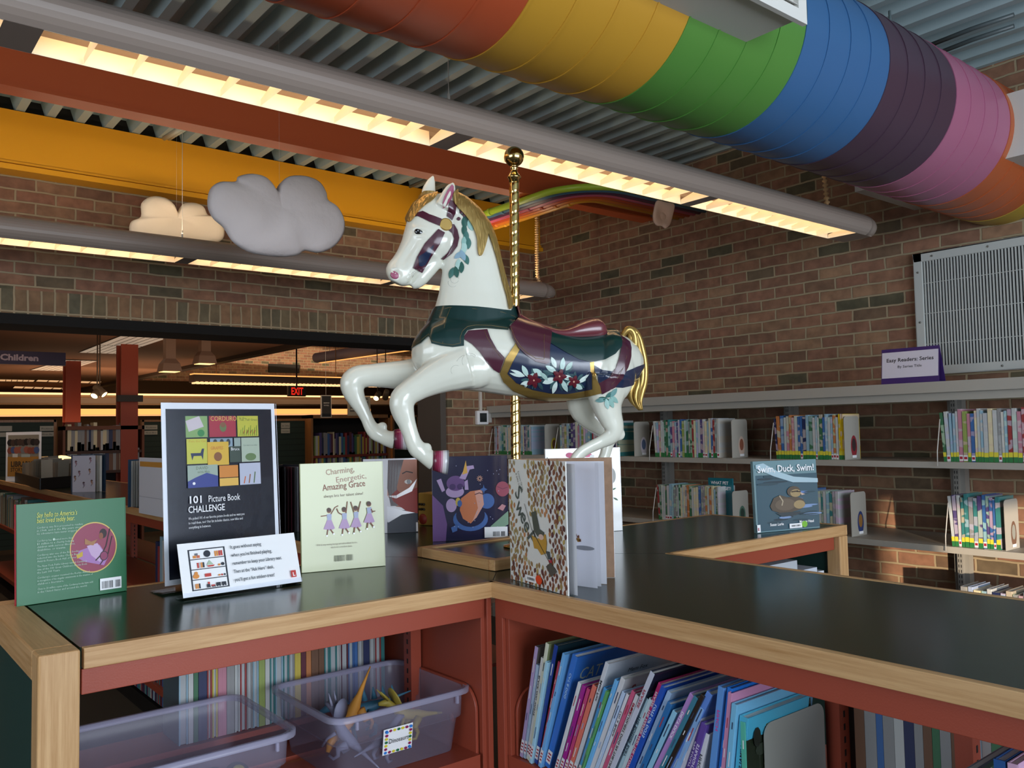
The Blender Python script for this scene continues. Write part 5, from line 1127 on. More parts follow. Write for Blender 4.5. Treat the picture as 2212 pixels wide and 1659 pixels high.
rowA = [('middle wall row by thermostat', 5.30, 4.84, ZS[1], .205, .225, 4.665, (2, 2, 3), ('c8b83c', '6c4434')),
        ('middle wall row behind hind leg', 4.53, 3.94, ZS[1], .205, .235, 3.785, (2, 3, 0), ('d0c8d0', '5c6c8c')),
        ('middle wall row right of tail', 3.635, 3.14, ZS[1], .215, .235, 3.02, (2, 2, 3, 0), ('c8b0a0', '8c5440')),
        ('middle wall row above duck book', 2.75, 2.37, ZS[1], .22, .24, 2.32, (1, 1, 1, 3), ('8c2c34', '3c3030')),
        ('middle wall row at right edge', 1.845, 1.42, ZS[1], .22, .245, 1.38, (1, 1, 3, 1), None),
        ('lower wall row by pet book', 3.62, 3.15, ZS[2], .205, .225, 3.03, (2, 3, 0, 0), ('4c6c5c', '2c3c34')),
        ('lower wall row by duck book', 2.56, 2.385, ZS[2], .215, .235, 2.30, (0, 3, 0), ('2c3c6c', '8c6434')),
        ('lower wall row at far right', 1.825, 1.61, ZS[2], .225, .245, 1.57, (1, 1, 3), ('6c5040', '8c8c84'))]
TH_ = [.0165, .0175, .0143, .0143, .0143, .0143, .0143, .0143]
for i, (d_, ya, yb, z, h0, h1, ye, st_, pc) in enumerate(rowA):
    pal = {3: [0, 2, 3, 4, 5, 8, 0, 0, 11, 1], 5: [0, 0, 1, 2, 5, 14, 13, 9, 8], 7: [4, 0, 1, 2, 3, 12, 0, 13], 6: [0, 1, 4, 2, 9, 13]}.get(i, [0, 0, 0, 1, 1, 2, 3, 4, 5, 6, 9, 11, 12, 14, 13])
    rows_ = book_row(d_, XF+.03, ya, yb, z, h0, h1, TH_[i], .16, st_, pal, .06 if i not in (0, 1) else 0, seed=40+i, group=d_)
    if ye: bookend('grey metal bookend closing the '+d_, XF+.02, ye+.02, z, .225 if i != 5 else .20, .15, pc)
    # the steel book stop at the left end of the row
    b = MB(); b.tube([(XF-.012, ya+.012, z-.02), (XF-.012, ya+.010, z+.05), (XF+.02, ya+.006, z+.20)], .0025, K('c4c0b8', .4), 6); tag(b.build('wire_book_stop'), 'thin wire book stop at the left end of the '+d_, 'book stop')
# yellow identical set closing row 4
for k in range(7):
    o = bpy.data.objects.new('book', UB[1]); C.objects.link(o); o.scale = (.16, .0095, .238); o.location = (XF+.029, 2.43-.0102*k-.0095, ZS[1]+.0006) if 0 else (XF+.026, 2.368-.0098*k, ZS[1]+.0006) if 0 else (XF+.03, 2.366-.0098*k, ZS[1]+.0006); o.color = srgb('d8b820'); o.scale = (.16, .0090, .238)
    if k > 2: bpy.data.objects.remove(o); continue
    tag(o, 'bright yellow spine of the matching set beside the bookend above the duck book', 'book', 'matching yellow books')
# teal front-facing book
P = onx(1530, 1110, XF+.10)
a0 = Art((XF+.13, 3.10, ZS[2]+.04), (0, -1, 0), (0, 0, 1), .20, .27)
tp = thing('picture_book', 'teal picture book facing out above the row, asking what pet to get', 'book', (XF+.1, 3.1, ZS[2]))
cB = onx(1534, 1032, XF+.12); cR = onx(1586, 1032, XF+.12); b = MB(); b.obox((XF+.10, cB.y, ZS[2]+.002), (0, -(cB.y-cR.y), 0), (0, 0, cB.z-ZS[2]), (.012, 0, 0), K('1c6c78', .25, coat=.5)); b.build('cover', tp)
a = Art((XF+.10, cB.y, ZS[2]+.002), (0, -1, 0), (0, 0, 1), cB.y-cR.y, cB.z-ZS[2]); a.text('WHAT PET', .12, .86, .026, WHT, width=a.w*.72, bold=.02); a.text('SHOULD I GET?', .10, .74, .026, WHT, width=a.w*.84, bold=.02); a.build('cover_print', tp)
# tops of the books on the lowest visible shelf at the right edge
book_row('bottom wall row over counter edge', XF+.03, 1.80, 1.25, ZS[3], .245, .262, .026, .19, (0,), [0, 14, 4, 1, 9, 13, 15, 3], seed=77)
for k in range(2):
    pass
# the shelf sign
sL = onx(1905, 829, XF+.01); sR = onx(2030, 824, XF+.01); sT = onx(1903, 755, XF+.01); ss = thing('shelf_sign', 'white and purple easy readers series sign standing on the top wall shelf', 'sign', (XF+.01, (sL.y+sR.y)/2, ZS[0]))
b = MB(); PP = K('3c2464', .4); w_ = sL.y-sR.y; h_ = .172
b.obox((XF+.004, sL.y, ZS[0]+.001), (0, -w_, 0), (.018, 0, h_), (.002, 0, 0), PP); b.obox((XF+.004, sL.y, ZS[0]+.0005), (0, -w_, 0), (.07, 0, 0), (0, 0, .002), PP); b.obox((XF+.072, sL.y, ZS[0]+.001), (0, -w_, 0), (-.048, 0, h_), (.002, 0, 0), PP); b.build('folded_card', ss)
a = Art((XF+.0036, sL.y, ZS[0]+.001), (0, -1, 0), (.018, 0, h_), w_, h_+.001); a.rect(.012, .16, .988, .90, K('cfcad6', .5)); a.text('Easy Readers: Series', .5, .62, .0255, INK, align='c', width=w_*.82, bold=.02); a.text('By Series Title', .5, .44, .0175, INK, align='c', width=w_*.42, bold=.01); a.build('sign_print', ss)
# ================================================================== THE ROOM BEYOND THE OPENING
CB = K('7c5844', .8, name='brown_ceiling'); ZC = 2.70
b = MB(); b.box(-6, 5.1, YB+.34, 27, ZC, ZC+.6, CB); struct(b, 'ceiling_2')
b = MB(); b.box(5.1, 16, YB+.34, 27, 3.9, 4.0, CB); struct(b, 'ceiling_3')
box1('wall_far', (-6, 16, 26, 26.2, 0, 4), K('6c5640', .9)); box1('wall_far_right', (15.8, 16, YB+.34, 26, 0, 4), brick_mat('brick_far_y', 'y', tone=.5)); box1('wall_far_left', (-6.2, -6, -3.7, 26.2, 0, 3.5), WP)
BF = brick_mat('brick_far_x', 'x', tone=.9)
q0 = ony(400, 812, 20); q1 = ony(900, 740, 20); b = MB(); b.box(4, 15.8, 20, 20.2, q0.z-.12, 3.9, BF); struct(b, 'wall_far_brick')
v0 = ony(580, 804, 19.98); v1 = ony(646, 788, 19.98); b = MB(); b.box(v0.x, v1.x, 19.95, 19.999, v0.z, v1.z, K('15110e', .8)); tag(b.build('wall_vent'), 'dark rectangular vent high on the far brick wall left of the horse', 'vent')
def emitbox(name, x0, x1, Y, z0, z1, mat, label, cat='light', grp=None, d=.06): b = MB(); b.box(x0, x1, Y, Y+d, z0, z1, mat); return tag(b.build(name), label, cat, grp)
WG = EM('ffb060', 1.15, 'far_warm_glow'); WG2 = EM('ffc890', .62, 'far_troffer_glow'); WG3 = EM('ffcc90', 1.2, 'far_line_glow'); TG = EM('c8b8a4', .38, 'troffer_dim')
BRW = K('7c6048', .8, name='far_fascia')
# hung fixture with bright upper and lower edge
a = ony(419, 806, 14); c = ony(419, 826, 14); t = thing('hanging_fascia_light', 'long brown fascia light with a bright top line under the far brick wall', 'light', (a.x+2, 14, c.z))
b = MB(); b.box(a.x, 9.5, 14, 14.25, c.z+.01, a.z-.02, K('6a5446', .7)); b.build('fascia', t)
b = MB(); b.box(a.x, 9.5, 14, 14.2, a.z-.02, a.z, WG); b.build('top_glow', t); b = MB(); x = a.x+.03
while x < 9.4: b.box(x, x+.045, 13.99, 14.2, c.z-.015, c.z+.015, WG3); x += .075
b.build('louver_glow', t)
for xx in (a.x+.4, a.x+2.6, 9): b = MB(); b.tube([(xx, 14.1, a.z-.03), (xx, 14.1, ZC+.02 if xx < 5.1 else 3.9)], .008, BRW, 6); b.build('stem', t)
# three long soffit runs
for (py, Y, hh, lb, st_) in ((847, 18, .035, 'thin bright light line under the farther ceiling edge', WG3), (883, 22, .14, 'thick glowing cove along the farthest wall above the bookcases', WG), (897, 22.3, .03, 'thin glow line just above the far bookcases', WG2)):
    p = ony(0, py, Y); emitbox('cove_light', -6, 11.5 if Y < 20 else 12.5, Y, p.z-hh, p.z, st_, lb, d=.1)
p = ony(0, 850, 18.12); q = ony(0, 881, 18.12); b = MB(); b.box(-6, 12, 18.12, 18.3, q.z+.06, p.z-.02, BRW); struct(b, 'trim_6')
p = ony(0, 852, 18.11); b = MB(); b.box(-6, 12, 18.05, 18.12, p.z-.16, p.z-.05, K('6c5c50', .7)); struct(b, 'trim_7')
# recessed troffers
def troffer(pts, label, n=2, mat=TG):
    P = [onz(*p, ZC-.004) for p in pts]
    if max(p.y for p in P) > 25 or max(p.x for p in P) > 5: return
    c = sum(P, Vector())/4; t = thing('recessed_troffer', label, 'light', c)
    b = MB(); b.add([p+(p-c)*.04-Z3*.002 for p in P], [(0, 1, 2, 3)], K('2c2018', .7)); b.build('frame', t, weld=False)
    for k in range(n):
        f0, f1 = k/n+.008, (k+1)/n-.008; b = MB()
        A, B_ = P[0].lerp(P[3], f0), P[1].lerp(P[2], f0); C_, D_ = P[1].lerp(P[2], f1), P[0].lerp(P[3], f1); b.add([v-Z3*.006 for v in (A, B_, C_, D_)], [(0, 1, 2, 3)], mat)
        for j in range(1, 6):
            e, g = A.lerp(B_, j/6), D_.lerp(C_, j/6); d = (B_-A)*.012; b.add([v-Z3*.009 for v in (e-d, e+d, g+d, g-d)], [(0, 1, 2, 3)], K('7a6c5e', .6))
        b.build('lens_panel', t, weld=False)
troffer(((264, 724), (365, 728.5), (257, 764), (171, 761)), 'dim recessed ceiling troffer in the other room, nearest behind the lintel')
troffer(((140, 777), (211, 779), (140, 801), (66, 799)), 'dim recessed troffer partly behind the Children sign')
for i, (pp, lb) in enumerate(((((0, 819), (75, 820.5), (72, 824), (0, 823)), 'thin lit troffer at the left edge below the Children sign'), (((82, 820), (219, 824), (213, 828), (78, 823.5)), 'long thin lit troffer right of the one at the left edge'), (((32, 834), (155, 838), (151, 841), (28, 838)), 'long thin lit troffer left of the thinner orange column'), (((345, 826), (577, 832), (570, 836), (338, 829)), 'long thin troffer just below the hanging fascia light'), (((303, 841), (482, 844.5), (478, 848), (299, 845)), 'short thin troffer between orange column and tall sign'), (((580, 845), (690, 847), (686, 849), (576, 847)), 'faint thin troffer beside the exit sign'))): troffer(pp, lb, 1, WG2)
# orange-red columns
CO = K('94381a', .5, name='column_orange')
for (x0, x1, yt, Y, lb) in ((142, 174, 840, 15, 'thinner orange-red steel column at the left of the other room'), (261, 298, 815, 12, 'wider orange-red steel column left of the tall sign')):
    a, c = ony(x0, 930, Y), ony(x1, 930, Y); b = MB(); b.box(a.x, c.x, Y, Y+.03, 0, ZC, CO); b.box(a.x, c.x, Y+.22, Y+.25, 0, ZC, CO); b.box((a.x+c.x)/2-.012, (a.x+c.x)/2+.012, Y+.03, Y+.22, 0, ZC, CO); tag(b.build('steel_column'), lb, 'column')
a = ony(254, 858, 11.9); c = ony(309, 863, 11.9); emitbox('column_sign', a.x, c.x, 11.9, c.z-.03, a.z+.03, K('1c1a1c', .6), 'small dark sign fixed across the wider orange column', 'sign')
# low beam edge at right of the soffit
b = MB(); b.box(5.0, 5.16, 6, 26, ZC-.06, ZC+.62, K('33241a', .8)); struct(b, 'trim_8')
# track spots and box floods
def spot(px, py, Y, aim, label, s=1.):
    c = ony(px, py, Y); t = thing('track_spot', label, 'light', c); d = Vector(aim).normalized(); b = MB(); r = .045*s
    b.lathe([(r*.6, -.16*s), (r*.85, -.15*s), (r, -.02), (r, 0), (r*.88, 0), (r*.85, -.02)], c, K('6c5c48', .5), 16, d); b.build('can', t)
    b = MB(); b.lathe([(0, 0), (r*.86, -.001)], c-d*.006, EM('ffd890', 6, 'spot_lamp'), 16, d); b.build('lamp_face', t)
    b = MB(); p0 = c-d*.08*s; b.tube([p0, Vector((p0.x, p0.y, ZC if c.z < ZC else c.z+.4))], .008*s, K('4c4034', .5), 6); b.build('stem', t)
spot(203, 856, 10.5, (-.5, -.5, -.6), 'left one of two track spots beside the wider orange column')
spot(226, 853, 10.5, (.5, -.5, -.6), 'right one of two track spots beside the wider orange column')
spot(812, 861, 10.5, (-.6, -.5, -.5), 'lit track spot seen between the horse forelegs')
spot(832, 860, 10.6, (.2, .6, -.5), 'second track spot between the horse forelegs, turned away')
for (px, py, lb) in ((366, 803, 'square ceiling flood left of the hanging fascia light'), (442, 786, 'square ceiling flood above the hanging fascia light')):
    c = ony(px, py, 11); t = thing('ceiling_flood', lb, 'light', c); b = MB(); b.loft([[c+Vector((u*s_, v*s_, z)) for u, v in ((-1, -1), (1, -1), (1, 1), (-1, 1))] for s_, z in ((.12, 0), (.10, .10), (.06, .16), (.06, max(.2, ZC-c.z)))], K('8c7464', .6), smooth=False); b.build('hood', t)
    b = MB(); b.box(c.x-.1, c.x+.1, c.y-.1, c.y+.1, c.z-.004, c.z+.002, EM('ffc878', 2.5, 'flood_face')); b.build('lamp_face', t)
# exit sign
c = ony(642, 845, 13.5); t = thing('exit_sign', 'small red exit sign hanging in the far room', 'sign', c); b = MB(); b.box(c.x-.16, c.x+.16, 13.5, 13.55, c.z-.09, c.z+.09, K('2c1c16', .5)); b.build('case', t)
a = Art((c.x-.16, 13.5, c.z-.09), (1, 0, 0), (0, 0, 1), .32, .18); a.text('EXIT', .5, .18, .17, EM('e82818', .8, 'exit_red'), align='c', width=.22, bold=.03); a.build('letters', t)
b = MB(); b.box(c.x-.01, c.x+.01, 13.51, 13.53, c.z+.09, ZC+1.2, K('2c1c16', .5)); b.build('stem', t)
# Children sign
a_ = ony(0, 757, 8.2); r_ = ony(142, 762, 8.2); bt = ony(142, 790, 8.2); t = thing('hanging_sign', 'dark purple hanging sign reading Children', 'sign', (0, 8.2, bt.z)); b = MB(); b.box(-1.0, r_.x, 8.2, 8.24, bt.z, r_.z, K('1c1230', .6)); b.build('board', t)
wd_ = ony(83, 775, 8.2).x; x0_ = ony(0, 775, 8.2).x; a = Art((-1.0, 8.2, bt.z), (1, 0, 0), (0, 0, 1), r_.x+1.0, r_.z-bt.z); a.text('Children', (x0_+1.0)/a.w, .30, a.h*.62, K('847a88', .6), width=wd_-x0_, bold=.04); a.build('letters', t)
b = MB(); 
for xx in (-.6, .3): b.tube([(xx, 8.22, r_.z), (xx, 8.22, ZC)], .003, wr, 6)
b.build('wires', t)
# graphic novels sign, calendar sign
c0 = ony(694, 902, 9.5); c1 = ony(716, 854, 9.5); t = thing('hanging_sign', 'narrow black hanging sign with white border left of the forelegs', 'sign', c0); b = MB(); b.box(c0.x, c1.x, 9.5, 9.52, c0.z, c1.z, K('b8b0a4', .5)); b.build('border', t)
a = Art((c0.x, 9.5, c0.z), (1, 0, 0), (0, 0, 1), c1.x-c0.x, c1.z-c0.z); a.rect(.06, .03, .94, .97, BLACK); a.text('GRAPHIC', .5, .63, .02, K('c8c4bc', .5), align='c', width=a.w*.6, res=1); a.text('NOVELS', .5, .52, .02, K('c8c4bc', .5), align='c', width=a.w*.5, res=1); a.build('sign_print', t)
b = MB(); b.tube([((c0.x+c1.x)/2, 9.51, c1.z), ((c0.x+c1.x)/2, 9.51, ZC)], .002, wr, 6); b.build('wire', t)
c0 = ony(752, 898, 10); c1 = ony(800, 856, 10); t = thing('hanging_sign', 'pale framed sign with a dark grid behind the far foreleg', 'sign', c0); b = MB(); b.box(c0.x, c1.x, 10, 10.02, c0.z, c1.z, K('a89c88', .5)); b.build('board', t)
a = Art((c0.x, 10, c0.z), (1, 0, 0), (0, 0, 1), c1.x-c0.x, c1.z-c0.z); a.rect(.08, .2, .9, .9, K('5c5850', .5))
for i in range(4): a.rect(.1, .28+.15*i, .88, .36+.15*i, K('c0b8a8', .5))
a.build('sign_print', t)
# second room tube light on a wire
t = thing('tube_light', 'lavender grey tube light hanging in the far high bay, above the far foreleg', 'light', onz(683, 772, 2.95)); p, q = onz(684, 773, 2.95), onz(940, 735, 2.95); b = MB(); b.tube([p, q], .10, K('8c88a0', .5), 14); b.build('housing', t)
b = MB(); d = (q-p).normalized(); b.obox(p+Vector((.06, .02, -.10)), q-p, Vector((.06, 0, 0)), Vector((0, 0, .012)), WG); b.build('glow_slot', t)
b = MB(); b.tube([p+d*.5, p+d*.5+Z3*1.0], .006, K('8c88a0', .5), 6); b.build('wire', t)
# ---- bookcases of the other room
GP = K('182c22', .7, name='green_slatwall'); 
def slat_panel(x0, x1, yt, Y, label, labels=()):
    a, c = ony(x0, yt, Y), ony(x1, yt, Y); t = thing('end_panel', label, 'panel', (a.x, Y, 0)); b = MB(); b.box(a.x, c.x, Y, Y+.05, .05, a.z-.03, GP); z = .1
    while z < a.z-.1: b.box(a.x+.01, c.x-.01, Y-.002, Y+.001, z, z+.006, K('0c1812', .8)); z += .08
    b.build('slatwall', t); b = MB(); b.box(a.x-.03, c.x+.03, Y-.01, Y+.06, a.z-.03, a.z, DOAK); b.box(c.x, c.x+.035, Y-.01, Y+.06, 0, a.z, DOAK); b.box(a.x-.035, a.x, Y-.01, Y+.06, 0, a.z, DOAK); b.build('oak_frame', t)
    for k, (u0, v0, u1, v1, tx) in enumerate(labels):
        p, q = ony(u0, v1, Y-.012), ony(u1, v0, Y-.012); b = MB(); b.box(p.x, q.x, Y-.015, Y-.009, p.z, q.z, K('a8a494', .6)); b.build('label_card', t)
        if tx: A_ = Art((p.x, Y-.015, p.z), (1, 0, 0), (0, 0, 1), q.x-p.x, q.z-p.z); A_.text(tx, .5, .3, A_.h*.5, INK, align='c', width=A_.w*.8, res=1); A_.build('label_print', t)
slat_panel(-60, 116, 908, 12.5, 'green slatwall end panel with oak frame behind the storytime poster', ((-5, 920, 26, 932, ''), (-5, 934, 20, 944, ''), (86, 920, 116, 931, 'Fiction'), (88, 933, 116, 943, 'Movie Biz')))
slat_panel(311, 380, 907, 13.2, 'green slatwall panel directly left of the tall sign', ((312, 918, 340, 928, 'Fiction'), (312, 930, 340, 939, 'Movie Bios')))
slat_panel(560, 670, 905, 11.2, 'green slatwall panel between the tall sign and the red bookcase', ((607, 913, 626, 925, 'Jun. Series'), (607, 926, 626, 936, 'Comics & Jokes')))
slat_panel(851, 900, 897, 11.6, 'dark green panel seen between the forelegs')
def case(x0, x1, yt, Y, shelves, label, mat, frame, seed, gname, pal, depth=.3, hr=(.20, .27), th=.03):
    a, c = ony(x0, yt, Y), ony(x1, yt, Y); t = thing('bookcase', label, 'bookcase', (a.x, Y, 0)); b = MB()
    b.box(a.x, a.x+.03, Y, Y+depth, 0, a.z, frame); b.box(c.x-.03, c.x, Y, Y+depth, 0, a.z, frame); b.box(a.x, c.x, Y, Y+depth, a.z-.05, a.z, frame); b.build('frame', t)
    b = MB(); b.box(a.x+.03, c.x-.03, Y+depth-.02, Y+depth, 0, a.z-.05, K('120c0a', .8)); b.build('back_panel', t)
    for k, py in enumerate(shelves):
        z = ony(x0, py, Y).z; b = MB(); b.box(a.x+.03, c.x-.03, Y+.01, Y+depth-.02, z-.035, z, mat); b.build('shelf', t)
        book_row(gname[k], Y+.03, a.x+.06, c.x-.06, z, hr[0], hr[1], th, .18, (0, 0, 3) if mat is RED2 else (0,), pal, seed=seed+k, along='x', stuff=True)
    return t
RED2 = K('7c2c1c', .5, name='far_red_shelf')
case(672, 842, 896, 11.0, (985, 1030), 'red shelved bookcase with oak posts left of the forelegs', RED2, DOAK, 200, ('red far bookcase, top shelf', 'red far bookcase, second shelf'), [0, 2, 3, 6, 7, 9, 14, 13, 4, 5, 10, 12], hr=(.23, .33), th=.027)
case(136, 312, 921, 12.0, (976, 1020), 'dark oak bookcase behind the open picture book at the left', K('3c2014', .6), K('6c3c22', .6), 220, ('dark oak case, top shelf', 'dark oak case, second shelf'), [13, 14, 15, 13, 0, 13, 3], hr=(.26, .38), th=.034)
# small tabletop lamp in the distance
c = ony(132, 1005, 9.6); t = thing('table_lamp', 'small lamp with glowing shade behind the brochure tray', 'lamp', Vector((c.x, c.y, 0))); b = MB(); b.loft([ell(c+Z3*(.16*sin(q)-.06), Vector((.17*cos(q)+.001, 0, 0)), Vector((0, .17*cos(q)+.001, 0)), 20) for q in [pi/2*i/6 for i in range(7)]], EM('ffc880', 2.4, 'lamp_shade_glow')); b.build('lamp_shade', t)
b = MB(); b.tube([(c.x, c.y, 0.02), (c.x, c.y, c.z-.05)], .015, K('5c4830', .5), 8); b.lathe([(.12, 0), (.12, .02), (.02, .04)], (c.x, c.y, .001), K('5c4830', .5), 20); b.build('stand', t)
for (x_, y_, z_, tx, ty, p) in ((1, 9, 2.6, 1, 9, 14), (5, 12, 2.6, 5, 12, 18), (1, 17, 2.6, 1, 17, 20), (9, 16, 3.6, 9, 19, 60)): area('far_room_fill', (x_, y_, z_), (tx+.01, ty, 0) if z_ < 3 else (9, 20, 2.6), 2.5, .6, p, (1, .66, .38))  # added area fills here and below, besides the far room's modelled fixtures
for (x_, y_, p) in ((1, 8.5, 14), (3.5, 10, 14), (-3.5, 17, 24), (4, 16, 30)): area('far_ceiling_fill', (x_, y_, 1.7), (x_+.01, y_, 3), 3, 3, p, (1, .62, .36))  # added upward fills, no fixture there, to lift the far ceiling
for (x_, p) in ((-1, 30), (5, 40)): area('far_room_fill', (x_, 16.2, 1.9), (x_, 22, 2.3), 4, .5, p, (1, .68, .4))  # added fill to brighten the far fascia, no lamp stands there
for (x_, p) in ((1.5, 3.5), (5, 5)): area('far_room_fill', (x_, 8.6, 2.5), (x_+1, 12, 1.2), 2, .4, p, (1, .8, .6))
# ================================================================== BINS WITH TOYS ON THE LEFT SHELF
PL = bpy.data.materials.new('milky_clear_plastic'); PL.use_nodes = True; n = PL.node_tree.nodes; L = PL.node_tree.links; bs = n['Principled BSDF']; out = n['Material Output']
bs.inputs['Base Color'].default_value = srgb('bcb8d0'); bs.inputs['Roughness'].default_value = .25; tr_ = n.new('ShaderNodeBsdfTransparent'); tr_.inputs[0].default_value = srgb('f3f2f8'); mx = n.new('ShaderNodeMixShader'); mx.inputs[0].default_value = .27
L.new(tr_.outputs[0], mx.inputs[1]); L.new(bs.outputs[0], mx.inputs[2]); L.new(mx.outputs[0], out.inputs[0])
PR = PL.copy(); PR.name = 'milky_plastic_rim'; [x for x in PR.node_tree.nodes if x.type == 'MIX_SHADER'][0].inputs[0].default_value = .42
def rrect(x0, x1, y0, y1, r, z, n=5):
    P = []
    for cx, cy, a0 in ((x1-r, y1-r, 0), (x0+r, y1-r, pi/2), (x0+r, y0+r, pi), (x1-r, y0+r, 3*pi/2)):
        for i in range(n+1): a = a0+pi/2*i/n; P.append(Vector((cx+r*cos(a), cy+r*sin(a), z)))
    return P
def bin_(x0, x1, y0, y1, z, h, label):
    t = thing('storage_bin', label, 'bin', ((x0+x1)/2, (y0+y1)/2, z)); b = MB(); k = .030
    R = [rrect(x0+k, x1-k, y0+k, y1-k, .03, z+.001), rrect(x0+k*.6, x1-k*.6, y0+k*.6, y1-k*.6, .035, z+h*.55), rrect(x0+k*.35, x1-k*.35, y0+k*.35, y1-k*.35, .035, z+h*.56), rrect(x0+.006, x1-.006, y0+.006, y1-.006, .04, z+h)]
    b.loft(R, PL, caps=False); b.add(R[0], [tuple(range(len(R[0])))], PL); b.build('tub', t)
    b = MB(); o0, o1 = rrect(x0-.008, x1+.008, y0-.008, y1+.008, .045, z+h-.010), rrect(x0-.008, x1+.008, y0-.008, y1+.008, .045, z+h+.002); i0, i1 = rrect(x0+.004, x1-.004, y0+.004, y1-.004, .04, z+h-.010), rrect(x0+.004, x1-.004, y0+.004, y1-.004, .04, z+h+.002)
    b.loft([o0, o1, i1, i0], PR, caps=False); b.build('rim', t)
    for xx in (x0+.05, x1-.05):
        b = MB(); b.box(xx-.003, xx+.003, y0-.010, y0-.004, z+h-.028, z+h-.010, PR); b.build('rim_tab', t)
    return t
bR = bin_(.905, 1.283, 1.765, 2.12, SZ1, .155, 'clear plastic bin of toy dinosaurs with a dotted label, nearer the crossing')
bLf = bin_(.392, .815, 1.765, 2.12, SZ1, .155, 'clear plastic bin at the left with black and yellow toy wheels inside')
# dinosaurs label
dl = thing('bin_label', 'white card reading Dinosaurs with a border of coloured dots, on the right bin', 'label', (1.1, 1.77, .7))
p0 = ony(828, 1634, 1.768); p1 = ony(891, 1618, 1.768); pt_ = ony(826, 1577, 1.768); w_ = p1.x-p0.x; h_ = pt_.z-p0.z
tl = .022/h_*.5; b = MB(); A_ = Vector((p0.x, 1.772, p0.z)); Vd = Vector((0, -.008, h_)); b.obox(A_, (w_, 0, 0), Vd, (0, .0012, 0), WHT); b.build('card', dl)
a = Art(A_, (1, 0, 0), Vd, w_, h_); dots = ('2c7cd0', '8c1c50', 'd8c830', '1c6c44', 'd8c830', '8c1c50', '2c7cd0')
for i in range(7):
    f = .09+.82*i/6
    for u, v in ((f, .92), (f, .08), (.09, f), (.91, f)): a.ell(u, v, .052, .052, K(dots[i], .4), 14)
a.text('Dinosaurs', .5, .44, h_*.26, INK, align='c', width=w_*.68, slant=.05); a.build('card_print', dl)
def dino(c, yaw, pitch, s_, mat, label, kind='rex'):
    c = Vector(c); f = Vector((cos(yaw)*cos(pitch), sin(yaw)*cos(pitch), sin(pitch))); r = Vector((-sin(yaw), cos(yaw), 0)); u = r.cross(f)*-1; g = lambda a, b_, d: c+(f*a+r*b_+u*d)*s_
    b = MB(); b.tube([g(-.13, 0, .0), g(-.09, 0, .0), g(-.05, 0, .0), g(-.02, 0, .0), g(.02, 0, .002), g(.05, 0, .014), g(.07, 0, .03), g(.09, 0, .04), g(.115, 0, .036)], [v*s_ for v in (.0015, .004, .008, .015, .017, .014, .010, .012, .005)], mat, 12)
    for sd in (-1, 1):
        b.tube([g(-.015, sd*.016, -.005), g(.0, sd*.026, -.028), g(-.012, sd*.027, -.045), g(-.006, sd*.028, -.062), g(.012, sd*.028, -.064)], [v*s_ for v in (.013, .010, .006, .005, .004)], mat, 8)
        b.tube([g(.045, sd*.014, .004), g(.062, sd*.020, -.012), g(.07, sd*.02, -.010)] if kind == 'rex' else [g(.035, sd*.016, -.005), g(.045, sd*.026, -.03), g(.045, sd*.026, -.06)], [v*s_ for v in (.006, .004, .003)], mat, 8)
    if kind == 'horn':
        for sd in (-1, 1): b.tube([g(.09, sd*.012, .05), g(.12, sd*.014, .075)], [.005*s_, .001*s_], mat, 8)
        b.lathe([(.0, 0), (.035*s_, .004*s_), (.038*s_, .008*s_), (0, .012*s_)], g(.068, 0, .045), mat, 16, f*-1+u*.6)
    if kind == 'spike':
        for k in range(7): b.tube([g(-.08+.025*k, 0, .01+.012*(1-abs(k-3)/3)), g(-.085+.025*k, 0, .035+.02*(1-abs(k-3)/3))], [.009*s_, .001*s_], mat, 6)
    return tag(b.build('toy_dinosaur'), label, 'toy dinosaur')
fz = SZ1+.03
dino((1.035, 1.93, fz+.075), radians(205), radians(-50), .95, K('cc8c3c', .45), 'orange toy dinosaur with its tail sticking up out of the bin')
dino((1.10, 1.98, fz+.06), radians(160), radians(-15), .95, K('3c7088', .5), 'blue toy dinosaur behind the orange one', 'spike')
dino((.985, 1.86, fz+.045), radians(120), radians(35), .8, K('84849a', .6), 'grey toy dinosaur in the left corner of the bin', 'horn')
dino((1.19, 1.90, fz+.045), radians(175), radians(8), .85, K('a8943c', .5), 'mustard toy dinosaur lying behind the dotted label', 'horn')
dino((1.06, 1.83, fz+.03), radians(20), radians(4), .75, K('84849a', .6), 'second grey toy dinosaur on the floor of the bin', 'rex')
tv = thing('toy_truck', 'black and yellow toy vehicle wheels at the bottom of the left bin', 'toy', (.62, 1.85, SZ1+.04))
for (dx, dy, dz) in ((0, 0, .0), (.055, .01, -.006), (-.035, -.03, -.014), (.02, -.035, -.03)):
    b = MB(); b.lathe([(0, .016), (.012, .016), (.026, .012), (.030, 0), (.026, -.012), (0, -.012)], (.665+dx, 1.86+dy, SZ1+.062+dz), K('15151a', .6), 24, (.1, -.5, .8)); w0 = b.build('wheel', tv); b = MB(); b.lathe([(0, .019), (.012, .019), (.014, .015), (0, .014)], (.665+dx, 1.86+dy, SZ1+.062+dz), K('b8b04c', .4), 20, (.1, -.5, .8)); hb_ = b.build('hub', w0); hb_.matrix_parent_inverse = Matrix.Identity(4)
b = MB(); b.box(.61, .74, 1.83, 1.90, SZ1+.012, SZ1+.05, K('2c2c34', .6)); b.build('body', tv, bevel=.006)
